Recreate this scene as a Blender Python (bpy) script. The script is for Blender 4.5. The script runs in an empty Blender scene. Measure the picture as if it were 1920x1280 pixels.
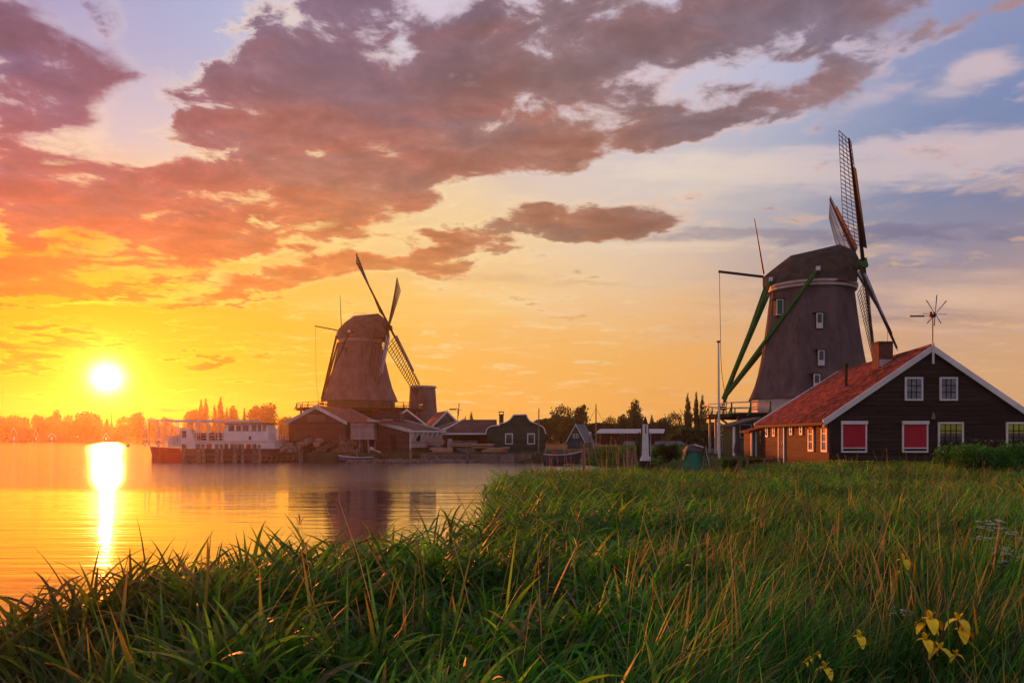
import bpy, bmesh, math, random
import numpy as np
from mathutils import Vector, Matrix
random.seed(7)
R = math.radians
F, HX, HY, CZ = 1493.0, 960.0, 820.0, 3.0      # focal length in photo pixels, horizon row, eye height (m) above the water

def lin(r, g, b):
    def c(v):
        v /= 255.0
        return v/12.92 if v <= 0.04045 else ((v+0.055)/1.055)**2.4
    return (c(r), c(g), c(b), 1.0)

def at(px, py, Y):
    """point of the place seen at a photo pixel, at a distance of Y metres"""
    return Vector(((px-HX)*Y/F, Y, CZ-(py-HY)*Y/F))

scene = bpy.context.scene
col = scene.collection

# ------------------------------------------------------------------ camera
cd = bpy.data.cameras.new('camera'); cam = bpy.data.objects.new('camera', cd); col.objects.link(cam)
cam.location = (0, 0, CZ); cam.rotation_euler = (R(90), 0, 0)
cd.sensor_width = 36; cd.lens = 36*F/1920; cd.shift_y = (HY-640)/1920
cd.clip_start = 0.05; cd.clip_end = 6000
scene.camera = cam

# ------------------------------------------------------------------ sun
SUN_AZ = math.atan((200-HX)/F); SUN_EL = math.atan((HY-708)/math.hypot(F, 200-HX))
sd = bpy.data.lights.new('sun', 'SUN'); sun = bpy.data.objects.new('sun', sd); col.objects.link(sun)
sd.energy = 5.0; sd.angle = R(0.6); sd.color = (1.0, 0.205, 0.03)
sdir = Vector((math.sin(SUN_AZ)*math.cos(SUN_EL), math.cos(SUN_AZ)*math.cos(SUN_EL), math.sin(SUN_EL)))
sun.rotation_euler = sdir.to_track_quat('Z', 'Y').to_euler()
sun.location = sdir*300

scene.view_settings.view_transform = 'Standard'; scene.view_settings.look = 'None'
scene.view_settings.exposure = 0.0; scene.view_settings.gamma = 1.0
scene.view_settings.use_curve_mapping = False
scene.cycles.max_bounces = 5; scene.cycles.diffuse_bounces = 2; scene.cycles.glossy_bounces = 3; scene.cycles.volume_bounces = 0

# ------------------------------------------------------------------ world: Nishita sky seen through layers of sunset cloud
world = bpy.data.worlds.new('World'); scene.world = world; world.use_nodes = True
NT = world.node_tree; NT.nodes.clear()
def N(t, **kw):
    n = NT.nodes.new(t)
    for k, v in kw.items(): setattr(n, k, v)
    return n
def setin(n, i, v):
    if isinstance(v, bpy.types.NodeSocket): NT.links.new(v, n.inputs[i])
    elif v is not None: n.inputs[i].default_value = v
def M(op, a, b=None, c=None, clamp=False):
    n = N('ShaderNodeMath', operation=op); n.use_clamp = clamp
    setin(n, 0, a); setin(n, 1, b); setin(n, 2, c); return n.outputs[0]
def V(op, a, b=None, c=None, scale=None):
    n = N('ShaderNodeVectorMath', operation=op)
    setin(n, 0, a); setin(n, 1, b)
    if c is not None: setin(n, 2, c)
    if scale is not None: setin(n, 3, scale)
    return n.outputs[1] if op in ('DOT_PRODUCT', 'DISTANCE', 'LENGTH') else n.outputs[0]
def SS(x, lo, hi):
    n = N('ShaderNodeMapRange', interpolation_type='SMOOTHSTEP'); n.clamp = True
    setin(n, 0, x); n.inputs[1].default_value = lo; n.inputs[2].default_value = hi; return n.outputs[0]
def MIX(f, a, b):
    n = N('ShaderNodeMix', data_type='RGBA'); n.clamp_factor = True
    setin(n, 0, f); setin(n, 6, a); setin(n, 7, b); return n.outputs[2]
def NOISE(vec, scale, detail=6, rough=0.55, dist=0.0, typ='FBM'):
    n = N('ShaderNodeTexNoise', noise_dimensions='3D'); n.noise_type = typ
    setin(n, 0, vec); n.inputs['Scale'].default_value = scale; n.inputs['Detail'].default_value = detail
    n.inputs['Roughness'].default_value = rough; n.inputs['Distortion'].default_value = dist
    return n.outputs[0], None

def azel(px, py):
    return (math.atan((px-HX)/F), math.atan((HY-py)/math.hypot(F, px-HX)))
def dirpx(px, py):
    v = Vector((px-HX, F, HY-py)); v.normalize(); return v

tc = N('ShaderNodeTexCoord'); D = V('NORMALIZE', tc.outputs['Generated'])
sx = N('ShaderNodeSeparateXYZ'); NT.links.new(D, sx.inputs[0])
dx, dy, dz = sx.outputs
az = M('ARCTAN2', dx, dy); el = M('ARCSINE', dz)
zup = M('ABSOLUTE', dz)
inv = M('DIVIDE', 1.0, M('ADD', zup, 0.13))
cmb = N('ShaderNodeCombineXYZ'); NT.links.new(M('MULTIPLY', dx, inv), cmb.inputs[0]); NT.links.new(M('MULTIPLY', dy, inv), cmb.inputs[1])
P = cmb.outputs[0]                                   # the cloud deck, seen in perspective
# the deck runs from the lower left to the upper right
n1, n1c = NOISE(P, 2.3, 7, 0.60, 0.3)
n2, n2c = NOISE(V('ADD', P, (7.3, 2.1, 0)), 7.0, 6, 0.60, 0.3)
n3, n3c = NOISE(V('MULTIPLY', V('ADD', P, (1.3, 5.1, 0)), (1, 1.8, 1)), 2.6, 4, 0.5, 0.5)
uvc = N('ShaderNodeCombineXYZ')
wu = M('MULTIPLY_ADD', M('SUBTRACT', n2, 0.5), 0.11, az); we = M('MULTIPLY_ADD', M('SUBTRACT', n1, 0.5), 0.08, el)
NT.links.new(wu, uvc.inputs[0]); NT.links.new(we, uvc.inputs[1]); UV = uvc.outputs[0]

SQ = V('MULTIPLY', V('ADD', D, V('SCALE', (0.10, -0.08, 0.06), None, scale=M('SUBTRACT', n1, 0.5))), (1, 1, 1.5))
def field(points, k):
    """smooth colour field over the whole sphere from colours at directions"""
    acc = None; wacc = None
    for d, c, kk in points:
        ds = V('SUBTRACT', SQ, (d[0], d[1], d[2]*1.5))
        w = M('POWER', math.exp(-k*kk), V('DOT_PRODUCT', ds, ds))
        cs = V('SCALE', tuple(c[:3]), None, scale=w)
        acc = cs if acc is None else V('ADD', acc, cs)
        wacc = M('ADD', w, 1e-12 if wacc is None else wacc)
    return V('SCALE', acc, None, scale=M('DIVIDE', 1.0, wacc))

def px(x, y, r, g, b, kk=1.0): return (dirpx(x, y), lin(r, g, b), kk)
def dr(a, e, r, g, b, kk=0.25):
    a, e = R(a), R(e)
    return (Vector((math.sin(a)*math.cos(e), math.cos(a)*math.cos(e), math.sin(e))), lin(r, g, b), kk)

far_pts = [dr(180, 5, 208, 180, 184), dr(180, 45, 156, 160, 192), dr(90, 8, 212, 180, 160), dr(90, 45, 150, 158, 192),
           dr(-90, 8, 228, 165, 110), dr(-90, 45, 165, 152, 172), dr(0, 85, 152, 156, 186)]
clear = field([px(330, 50, 158, 176, 222), px(700, 70, 222, 214, 232), px(250, 220, 240, 220, 215), px(60, 60, 170, 150, 190),
    px(900, 30, 214, 206, 222), px(1100, 200, 216, 205, 222), px(1450, 120, 198, 198, 226), px(1750, 210, 120, 142, 186, 1.5), px(1880, 60, 150, 155, 195), px(1900, 220, 122, 142, 184),
    px(1850, 385, 84, 108, 156, 1.6), px(1720, 400, 112, 128, 168), px(1450, 330, 176, 184, 204), px(1200, 350, 214, 204, 206), px(1000, 330, 236, 214, 196), px(1680, 430, 148, 150, 172), px(1400, 430, 186, 178, 178),
    px(1150, 480, 250, 216, 168), px(900, 500, 254, 214, 142), px(640, 330, 250, 222, 180), px(560, 440, 255, 214, 120),
    px(1450, 600, 238, 178, 118), px(1850, 540, 214, 172, 150), px(1880, 720, 228, 176, 118), px(1300, 720, 248, 178, 88),
    px(1000, 640, 250, 186, 98), px(1000, 780, 250, 186, 84), px(640, 640, 254, 190, 66), px(640, 780, 255, 190, 62), px(400, 640, 255, 186, 36),
    px(350, 780, 255, 186, 26), px(200, 620, 255, 186, 8), px(20, 620, 250, 165, 10), px(20, 760, 255, 168, 20), px(200, 780, 255, 210, 0), px(100, 480, 255, 165, 10), px(300, 500, 255, 180, 30)]
    + far_pts, 60.0)
cloudc = field([px(100, 100, 126, 94, 118), px(40, 260, 150, 104, 122), px(330, 330, 168, 102, 106), px(80, 390, 196, 96, 74), px(330, 400, 192, 98, 66), px(700, 60, 142, 108, 122),
    px(620, 220, 152, 106, 112), px(640, 330, 186, 116, 92), px(900, 200, 150, 104, 102), px(1000, 280, 184, 124, 100), px(1200, 90, 148, 112, 114), px(1450, 60, 146, 116, 124),
    px(1420, 210, 146, 108, 102), px(1750, 40, 126, 108, 128), px(1850, 140, 214, 170, 160), px(1000, 430, 156, 104, 84), px(1200, 410, 148, 104, 88), px(640, 430, 206, 122, 72),
    px(600, 500, 216, 138, 66), px(40, 510, 236, 92, 22), px(240, 540, 240, 130, 16), px(100, 660, 232, 140, 0), px(380, 680, 206, 116, 20), px(1000, 600, 236, 172, 96), px(1700, 620, 214, 164, 124), px(1850, 480, 176, 158, 164)]
    + [dr(180, 8, 165, 140, 148), dr(180, 50, 125, 118, 138), dr(90, 30, 150, 128, 138), dr(-90, 30, 155, 115, 118), dr(0, 85, 132, 116, 132)], 70.0)

ROT = {}
def blobs(items):
    acc = None
    for (x, y, a, b, deg, amp) in items:
        c, s = math.cos(R(deg)), math.sin(R(deg))
        u0, v0 = azel(x, y); u1, v1 = azel(x+a*c, y-a*s)
        du, dv = u1-u0, v1-v0; La = math.hypot(du, dv); k = La/a
        th = R(4*round(math.degrees(math.atan2(dv, du))/4)); c, s = math.cos(th), math.sin(th)
        if th not in ROT:
            r = N('ShaderNodeCombineXYZ'); setin(r, 0, V('DOT_PRODUCT', UV, (c, s, 0))); setin(r, 1, V('DOT_PRODUCT', UV, (-s, c, 0))); ROT[th] = r.outputs[0]
        q = V('MULTIPLY_ADD', ROT[th], (1/La, 1/(b*k), 0), (-(c*u0+s*v0)/La, -(-s*u0+c*v0)/(b*k), 0))
        e = M('POWER', 0.3678794, V('DOT_PRODUCT', q, q))
        acc = M('MULTIPLY', e, amp) if acc is None else M('MULTIPLY_ADD', e, amp, acc)
    return acc
B = blobs([
    (70, 130, 175, 80, -8, 1.2), (40, 300, 130, 110, 0, 0.9), (210, 20, 60, 40, -40, 0.5), (0, 20, 70, 40, 0, .6),
    (640, 50, 165, 75, 10, 1.1), (470, 110, 90, 45, 25, 0.8), (560, 190, 170, 70, 0, 1.1),
    (180, 380, 300, 75, 2, 1.3), (480, 330, 210, 95, 8, 1.1), (600, 250, 170, 80, 0, .7), (720, 230, 260, 90, 4, 1.2), (800, 330, 170, 50, 12, 1.0),
    (950, 150, 250, 90, 6, 1.0), (1030, 250, 220, 40, 8, 1.0), (1180, 60, 260, 90, 8, 1.3), (1330, 90, 170, 60, 28, .9), (560, 400, 180, 50, 12, .9), (430, 440, 120, 35, 5, .6),
    (1310, 235, 190, 22, 16, 1.3), (1500, 175, 150, 28, 20, .6), (1590, 40, 80, 55, 10, .8), (1720, 70, 170, 28, 22, .8), (1850, 25, 120, 28, 20, .7), (1080, 300, 70, 22, 10, .6),
    (1150, 412, 110, 20, 2, 2.2), (1000, 428, 120, 24, 6, 2.0), (870, 460, 100, 20, 12, 1.6), (780, 480, 60, 16, 0, .8),
    (560, 520, 120, 24, 10, 1.5), (700, 500, 110, 16, 3, 1.3), (40, 505, 130, 45, 0, .9), (300, 535, 150, 22, 4, .85), (60, 545, 120, 18, 0, .7),
    (400, 677, 80, 8, 10, 1.6), (150, 643, 70, 12, 5, 1.5), (30, 655, 90, 14, 0, 1.0), (120, 606, 45, 8, 0, 1.2), (60, 685, 120, 10, 0, .7), (20, 590, 60, 8, 0, .8), (230, 555, 40, 9, 0, 1.2), (90, 575, 60, 6, 0, .8), (60, 625, 50, 6, 0, .8), (330, 640, 40, 4, 5, .6), (250, 690, 60, 4, 0, .4), (480, 560, 60, 6, 8, .5), (520, 430, 30, 12, 10, .3),
    # holes
    (240, 190, 60, 50, 0, -.35), (330, 60, 110, 55, 0, -.95), (700, 115, 70, 26, 10, -.5), (880, 60, 50, 40, 40, -.5), (270, 240, 140, 45, 30, -.62), (360, 250, 60, 30, 20, -.3), (1400, 30, 40, 22, 60, -.5), (850, 385, 120, 20, 20, -.3),
    (500, 470, 90, 16, 20, -.5), (1130, 200, 0.1+80, 14, 10, -.0), (1290, 165, 60, 18, 20, -.8), (1120, 330, 300, 30, 6, -.25),
])
wide = M('MULTIPLY', SS(dy, 0.75, 0.2), 0.42)       # broken cloud goes on round the rest of the sky
Bs = M('SUBTRACT', 1.25, M('POWER', math.e, M('MULTIPLY', B, -1.15)))   # saturating
Bs = M('SUBTRACT', Bs, 0.22)
Dn = M('ADD', M('ADD', Bs, wide), M('MULTIPLY', M('SUBTRACT', n1, 0.5), 2.2))
Dn = M('ADD', Dn, M('MULTIPLY', M('SUBTRACT', n2, 0.5), 2.1))
mask = SS(Dn, 0.28, 0.70)
core = SS(Dn, 0.35, 1.2)
rim = M('MULTIPLY', M('MULTIPLY', SS(Dn, 0.05, 0.40), SS(Dn, 0.66, 0.40)), SS(n3, 0.35, 0.65))
# high thin streaks over the clear part
str_v = V('MULTIPLY', V('ADD', P, (3.1, 0.4, 0)), (0.55, 2.1, 1))
cz, _ = NOISE(str_v, 1.1, 7, 0.60, 0.6)
cb = blobs([(1600, 310, 420, 52, 6, 1.0), (1250, 345, 260, 40, 0, .7), (1880, 275, 200, 34, 8, 1.0), (1830, 385, 170, 34, 0, -1.2), (1300, 470, 500, 24, 0, .6), (1750, 540, 400, 60, 0, .4), (1650, 175, 120, 30, 25, .6), (1840, 150, 110, 38, 22, 1.1), (1300, 600, 800, 90, 0, .5), (1700, 260, 160, 14, 10, .5), (700, 560, 300, 14, 3, .5), (1150, 400, 300, 30, 0, .5)])
cir = SS(M('ADD', M('MULTIPLY', cb, 0.75), M('MULTIPLY', M('SUBTRACT', cz, 0.5), 2.6)), 0.22, 0.9)
circ = field([px(1900, 150, 235, 190, 178), px(1650, 300, 214, 204, 206), px(1880, 280, 206, 198, 206), px(1200, 350, 240, 226, 214), px(1300, 470, 250, 220, 180), px(1750, 520, 236, 192, 158), px(1300, 640, 232, 168, 112), px(700, 560, 255, 222, 130), px(300, 600, 255, 220, 60), px(1700, 180, 210, 190, 210), px(700, 80, 232, 222, 232), px(300, 200, 244, 222, 214)] + [dr(180, 30, 120, 120, 145), dr(90, 20, 200, 170, 165), dr(-90, 20, 220, 150, 110), dr(0, 85, 135, 135, 165)], 50.0)
base = MIX(M('MULTIPLY', cir, 0.85), clear, circ)
# darker slate streaks low in the right half
sl = blobs([(1350, 445, 320, 16, 0, 1.2), (1750, 440, 260, 22, 0, .6), (1150, 535, 240, 10, 0, .5), (1700, 500, 220, 14, 2, .5), (1560, 590, 360, 14, 0, .5), (150, 740, 260, 8, 0, .0)])
base = MIX(M('MULTIPLY', SS(M('ADD', sl, M('MULTIPLY', M('SUBTRACT', cz, 0.5), -2.2)), 0.15, 1.0), 0.7), base, V('MULTIPLY', base, (0.60, 0.60, 0.72)))
# cloud colour: mottled body, darker thick parts, glowing edges
cc = V('SCALE', cloudc, None, scale=M('MULTIPLY_ADD', core, -0.34, M('MULTIPLY_ADD', SS(el, 0.15, 0.45), -0.18, 1.46)))
cc = V('SCALE', cc, None, scale=M('MULTIPLY_ADD', M('SUBTRACT', n3, 0.5), 0.9, 1.0))
cc = V('SCALE', cc, None, scale=M('MULTIPLY_ADD', M('SUBTRACT', n2, 0.5), -0.55, 1.0))
rimc = field([px(200, 200, 255, 226, 206), px(500, 420, 255, 232, 140), px(200, 560, 255, 226, 30), px(900, 420, 255, 226, 170), px(1300, 220, 240, 200, 180), px(1700, 100, 225, 195, 200), px(1100, 60, 225, 205, 222), px(1700, 600, 236, 190, 140)] + [dr(180, 30, 140, 135, 155), dr(90, 20, 220, 180, 170), dr(-90, 20, 240, 150, 100), dr(0, 85, 150, 145, 170)], 40.0)
grey = V('SCALE', V('MULTIPLY', cc, (0.80, 1.0, 1.16)), None, scale=0.90)
cc = MIX(SS(M('ADD', n3, M('MULTIPLY', el, 0.35)), 0.50, 0.72), cc, grey)
skyc = MIX(mask, base, cc)
hb = blobs([(560, 418, 90, 14, 8, 1.1), (470, 482, 60, 13, 15, 1.0), (830, 398, 150, 12, 12, .8), (400, 530, 60, 14, 20, .9), (660, 520, 120, 5, 4, .6), (250, 560, 120, 8, 3, .8), (290, 590, 60, 7, 0, .9), (330, 607, 50, 4, 0, .8), (160, 575, 110, 8, 5, .8), (330, 265, 60, 20, 10, .5), (190, 300, 120, 18, 5, .5), (760, 90, 70, 20, 10, .5), (1540, 60, 40, 40, 60, .5), (980, 320, 160, 10, 6, .5), (1250, 150, 90, 12, 25, .4)])
skyc = MIX(M('MULTIPLY', SS(M('ADD', hb, M('MULTIPLY', M('SUBTRACT', n2, 0.5), 2.6)), 0.45, 1.15), 0.8), skyc, rimc)
skyc = MIX(M('MULTIPLY', rim, 0.55), skyc, rimc)
# glow round the low sun
sun_dot = V('DOT_PRODUCT', D, tuple(sdir))
ang = M('ARCCOSINE', M('MINIMUM', sun_dot, 0.9999999))
def glow(sig, p=2): return M('POWER', math.e, M('MULTIPLY', M('POWER', M('DIVIDE', ang, R(sig)), p), -1.0))
def addc(a, c, f): return V('ADD', a, V('SCALE', c, None, scale=f))
skyc = addc(skyc, (0.35, 0.22, 0.0), glow(3.6, 1.5))
skyc = addc(skyc, (0.9, 0.75, 0.12), glow(1.9, 2))
skyc = addc(skyc, (5.0, 4.2, 2.8), glow(0.78, 1.9))
# below the horizon: dark, never seen
skyc = V('SCALE', skyc, None, scale=M('MULTIPLY_ADD', SS(dz, -0.06, -0.005), 0.8, 0.2))
sky = N('ShaderNodeTexSky', sky_type='NISHITA'); sky.sun_disc = False
sky.sun_elevation = SUN_EL; sky.sun_rotation = SUN_AZ; sky.air_density = 1.5; sky.dust_density = 2.0
bg1 = N('ShaderNodeBackground'); NT.links.new(sky.outputs[0], bg1.inputs[0]); bg1.inputs[1].default_value = 0.05
bg2 = N('ShaderNodeBackground'); NT.links.new(skyc, bg2.inputs[0]); bg2.inputs[1].default_value = 1.0
mx = N('ShaderNodeMixShader'); mx.inputs[0].default_value = 0.92
NT.links.new(bg1.outputs[0], mx.inputs[1]); NT.links.new(bg2.outputs[0], mx.inputs[2])
wo = N('ShaderNodeOutputWorld'); NT.links.new(mx.outputs[0], wo.inputs[0])
world.cycles.sampling_method = 'MANUAL'; world.cycles.sample_map_resolution = 1024

# ================================================================== helpers
class MB:
    """collects shapes and links them as ONE mesh object"""
    def __init__(s): s.v = []; s.f = []
    def add(s, vs, fs):
        o = len(s.v); s.v += [tuple(x) for x in vs]; s.f += [tuple(i+o for i in f) for f in fs]; return s
    def box(s, x0, y0, z0, x1, y1, z1):
        return s.add([(x0,y0,z0),(x1,y0,z0),(x1,y1,z0),(x0,y1,z0),(x0,y0,z1),(x1,y0,z1),(x1,y1,z1),(x0,y1,z1)],
                     [(3,2,1,0),(4,5,6,7),(0,1,5,4),(1,2,6,5),(2,3,7,6),(3,0,4,7)])
    def hexa(s, b, t):
        return s.add(list(b)+list(t), [(3,2,1,0),(4,5,6,7),(0,1,5,4),(1,2,6,5),(2,3,7,6),(3,0,4,7)])
    def bar(s, p, q, w, h=None, up=(0,0,1), w2=None):
        p, q = Vector(p), Vector(q); d = (q-p).normalized(); h = h or w; w2 = w if w2 is None else w2; k = w2/w
        u = Vector(up); a = d.cross(u)
        if a.length < 1e-3: a = d.cross(Vector((1,0,0)))
        a.normalize(); b = a.cross(d).normalized(); a, b = a*w/2, b*h/2
        return s.hexa([p-a-b, p+a-b, p+a+b, p-a+b], [q-a*k-b*k, q+a*k-b*k, q+a*k+b*k, q-a*k+b*k])
    def tube(s, p, q, r, r2=None, n=8, caps=True):
        p, q = Vector(p), Vector(q); r2 = r if r2 is None else r2; d = (q-p).normalized()
        a = d.cross(Vector((0,0,1)));  a = d.cross(Vector((1,0,0))) if a.length < 1e-3 else a
        a.normalize(); b = d.cross(a); vs = []
        for c, rr in ((p, r), (q, r2)):
            for i in range(n):
                t = 2*math.pi*i/n; vs.append(c+a*rr*math.cos(t)+b*rr*math.sin(t))
        fs = [(i, (i+1)%n, n+(i+1)%n, n+i) for i in range(n)]
        if caps: fs += [tuple(range(n-1,-1,-1)), tuple(range(n, 2*n))]
        return s.add(vs, fs)
    def path(s, pts, r, n=6, r2=None):
        m = len(pts)-1
        for i in range(m):
            a = r if r2 is None else r+(r2-r)*i/m; b = r if r2 is None else r+(r2-r)*(i+1)/m
            s.tube(pts[i], pts[i+1], a, b, n)
        return s
    def lathe(s, prof, n=24, c=(0,0), oct_=0.0, rot=0.0, caps=True):
        vs = []; m = len(prof)
        for r, z in prof:
            for i in range(n):
                t = 2*math.pi*i/n+rot
                k = 1.0
                if oct_:
                    tt = (t-rot) % (math.pi/4) - math.pi/8
                    k = 1-oct_ + oct_*math.cos(math.pi/8)/math.cos(tt)
                vs.append((c[0]+r*k*math.cos(t), c[1]+r*k*math.sin(t), z))
        fs = [(j*n+i, j*n+(i+1)%n, (j+1)*n+(i+1)%n, (j+1)*n+i) for j in range(m-1) for i in range(n)]
        if caps: fs += [tuple(range(n-1,-1,-1)), tuple(range((m-1)*n, m*n))]
        return s.add(vs, fs)
    def prism(s, poly, y0, y1):
        """polygon in x,z extruded in y"""
        n = len(poly)
        return s.add([(x,y0,z) for x,z in poly]+[(x,y1,z) for x,z in poly],
                     [tuple(range(n)), tuple(range(2*n-1,n-1,-1))]+[(i, n+i, n+(i+1)%n, (i+1)%n) for i in range(n)])
    def prismz(s, poly, z0, z1):
        n = len(poly)
        return s.add([(x,y,z0) for x,y in poly]+[(x,y,z1) for x,y in poly],
                     [tuple(range(n-1,-1,-1)), tuple(range(n,2*n))]+[(i, (i+1)%n, n+(i+1)%n, n+i) for i in range(n)])
    def quad(s, a, b, c, d): return s.add([a,b,c,d], [(0,1,2,3)])
    def mesh(s, name, smooth=False):
        me = bpy.data.meshes.new(name); me.from_pydata(s.v, [], s.f)
        if smooth: me.shade_smooth()
        bm = bmesh.new(); bm.from_mesh(me); bmesh.ops.recalc_face_normals(bm, faces=bm.faces); bm.to_mesh(me); bm.free()
        return me
    def build(s, name, mat, parent=None, label=None, smooth=False, bevel=0, kind=None):
        me = s.mesh(name, smooth); me.materials.append(mat)
        o = bpy.data.objects.new(name, me); col.objects.link(o)
        if parent is not None: o.parent = parent
        if label: o['label'] = label
        if kind: o['kind'] = kind
        if bevel:
            b = o.modifiers.new('bevel', 'BEVEL'); b.width = bevel; b.segments = 1; b.limit_method = 'ANGLE'
        return o

def tag(o, label=None, cat=None, group=None, kind=None):
    if label: o['label'] = label
    if cat: o['category'] = cat
    if group: o['group'] = group
    if kind: o['kind'] = kind
    return o
def thing(name, label, cat, loc=(0,0,0), rz=0.0, group=None):
    o = bpy.data.objects.new(name, None); col.objects.link(o); o.empty_display_size = 0.2
    o.location = loc; o.rotation_euler = (0,0,rz); return tag(o, label, cat, group)
def copy_tree(o, parent=None):
    c = o.copy(); col.objects.link(c)
    if parent is not None: c.parent = parent
    for ch in list(o.children): copy_tree(ch, c)
    return c
def inst(me, name, parent, loc=(0,0,0), rot=(0,0,0), scale=(1,1,1), mat=None):
    o = bpy.data.objects.new(name, me); col.objects.link(o); o.parent = parent
    o.location = loc; o.rotation_euler = rot; o.scale = scale
    return o

# ------------------------------------------------------------------ materials
def mat(name, c, rough=0.8, var=0.25, scale=3.0, bump=0.0, bscale=20.0, spec=0.3, c2=None, stretch=(1,1,1), metal=0.0, band=None, grain=None):
    """procedural: base colour broken up by two noises, optional board joints (band = spacing in metres along local z)"""
    m = bpy.data.materials.new(name); m.use_nodes = True; nt = m.node_tree; b = nt.nodes['Principled BSDF']
    L = nt.links.new
    tcn = nt.nodes.new('ShaderNodeTexCoord'); mp = nt.nodes.new('ShaderNodeVectorMath'); mp.operation = 'MULTIPLY'
    L(tcn.outputs['Object'], mp.inputs[0]); mp.inputs[1].default_value = stretch
    oi = nt.nodes.new('ShaderNodeObjectInfo')
    ad = nt.nodes.new('ShaderNodeVectorMath'); ad.operation = 'ADD'; L(mp.outputs[0], ad.inputs[0])
    sc = nt.nodes.new('ShaderNodeVectorMath'); sc.operation = 'SCALE'; sc.inputs[0].default_value = (13, 7, 5); L(oi.outputs['Random'], sc.inputs[3]); L(sc.outputs[0], ad.inputs[1])
    ns = nt.nodes.new('ShaderNodeTexNoise'); ns.inputs['Scale'].default_value = scale; ns.inputs['Detail'].default_value = 6; ns.inputs['Roughness'].default_value = 0.65
    L(ad.outputs[0], ns.inputs[0])
    mr = nt.nodes.new('ShaderNodeMapRange'); L(ns.outputs[0], mr.inputs[0]); mr.inputs[1].default_value = 0.37; mr.inputs[2].default_value = 0.63
    mix = nt.nodes.new('ShaderNodeMix'); mix.data_type = 'RGBA'; L(mr.outputs[0], mix.inputs[0])
    c2 = c2 or tuple(x*(1-var) for x in c[:3])+(1,)
    mix.inputs[6].default_value = tuple(min(1, x*(1+var*0.6)) for x in c[:3])+(1,); mix.inputs[7].default_value = c2
    hv = nt.nodes.new('ShaderNodeHueSaturation'); L(mix.outputs[2], hv.inputs['Color'])
    rv = nt.nodes.new('ShaderNodeMapRange'); L(oi.outputs['Random'], rv.inputs[0]); rv.inputs[3].default_value = 1-var*0.7; rv.inputs[4].default_value = 1+var*0.7
    L(rv.outputs[0], hv.inputs['Value']); out = hv.outputs[0]
    hgt = ns.outputs[0]
    if band:
        sp = nt.nodes.new('ShaderNodeSeparateXYZ'); L(tcn.outputs['Object'], sp.inputs[0])
        dv = nt.nodes.new('ShaderNodeMath'); dv.operation = 'DIVIDE'; L(sp.outputs[band[0]], dv.inputs[0]); dv.inputs[1].default_value = band[1]
        fr = nt.nodes.new('ShaderNodeMath'); fr.operation = 'FRACT'; L(dv.outputs[0], fr.inputs[0])
        fl = nt.nodes.new('ShaderNodeMath'); fl.operation = 'FLOOR'; L(dv.outputs[0], fl.inputs[0])
        wn = nt.nodes.new('ShaderNodeTexWhiteNoise'); wn.noise_dimensions = '1D'; L(fl.outputs[0], wn.inputs['W'])
        a = nt.nodes.new('ShaderNodeMapRange'); L(wn.outputs[0], a.inputs[0]); a.inputs[3].default_value = 0.75; a.inputs[4].default_value = 1.2
        g = nt.nodes.new('ShaderNodeMapRange'); L(fr.outputs[0], g.inputs[0]); g.inputs[1].default_value = 0.0; g.inputs[2].default_value = 0.12; g.inputs[3].default_value = 0.45; g.inputs[4].default_value = 1.0
        mm = nt.nodes.new('ShaderNodeMath'); mm.operation = 'MULTIPLY'; L(a.outputs[0], mm.inputs[0]); L(g.outputs[0], mm.inputs[1])
        vs = nt.nodes.new('ShaderNodeVectorMath'); vs.operation = 'SCALE'; L(out, vs.inputs[0]); L(mm.outputs[0], vs.inputs[3]); out = vs.outputs[0]
    L(out, b.inputs['Base Color'])
    b.inputs['Roughness'].default_value = rough; b.inputs['Specular IOR Level'].default_value = spec; b.inputs['Metallic'].default_value = metal
    if bump:
        n2 = nt.nodes.new('ShaderNodeTexNoise'); n2.inputs['Scale'].default_value = bscale; n2.inputs['Detail'].default_value = 5; L(ad.outputs[0], n2.inputs[0])
        bp = nt.nodes.new('ShaderNodeBump'); bp.inputs['Strength'].default_value = bump; bp.inputs['Distance'].default_value = 0.05; L(n2.outputs[0], bp.inputs['Height']); L(bp.outputs[0], b.inputs['Normal'])
    return m
def emit(name, c, s):
    m = bpy.data.materials.new(name); m.use_nodes = True; nt = m.node_tree; nt.nodes.clear()
    e = nt.nodes.new('ShaderNodeEmission'); e.inputs[0].default_value = c; e.inputs[1].default_value = s
    o = nt.nodes.new('ShaderNodeOutputMaterial'); nt.links.new(e.outputs[0], o.inputs[0]); return m
def glass(name, c=(0.02,0.022,0.028,1), rough=0.05):
    m = bpy.data.materials.new(name); m.use_nodes = True; b = m.node_tree.nodes['Principled BSDF']
    b.inputs['Base Color'].default_value = c; b.inputs['Roughness'].default_value = rough; b.inputs['Specular IOR Level'].default_value = 0.8
    nt = m.node_tree; t = nt.nodes.new('ShaderNodeTexCoord'); n = nt.nodes.new('ShaderNodeTexNoise'); n.inputs['Scale'].default_value = 2.2
    nt.links.new(t.outputs['Object'], n.inputs[0]); bp = nt.nodes.new('ShaderNodeBump'); bp.inputs['Strength'].default_value = 0.08
    nt.links.new(n.outputs[0], bp.inputs['Height']); nt.links.new(bp.outputs[0], b.inputs['Normal']); return m

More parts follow.
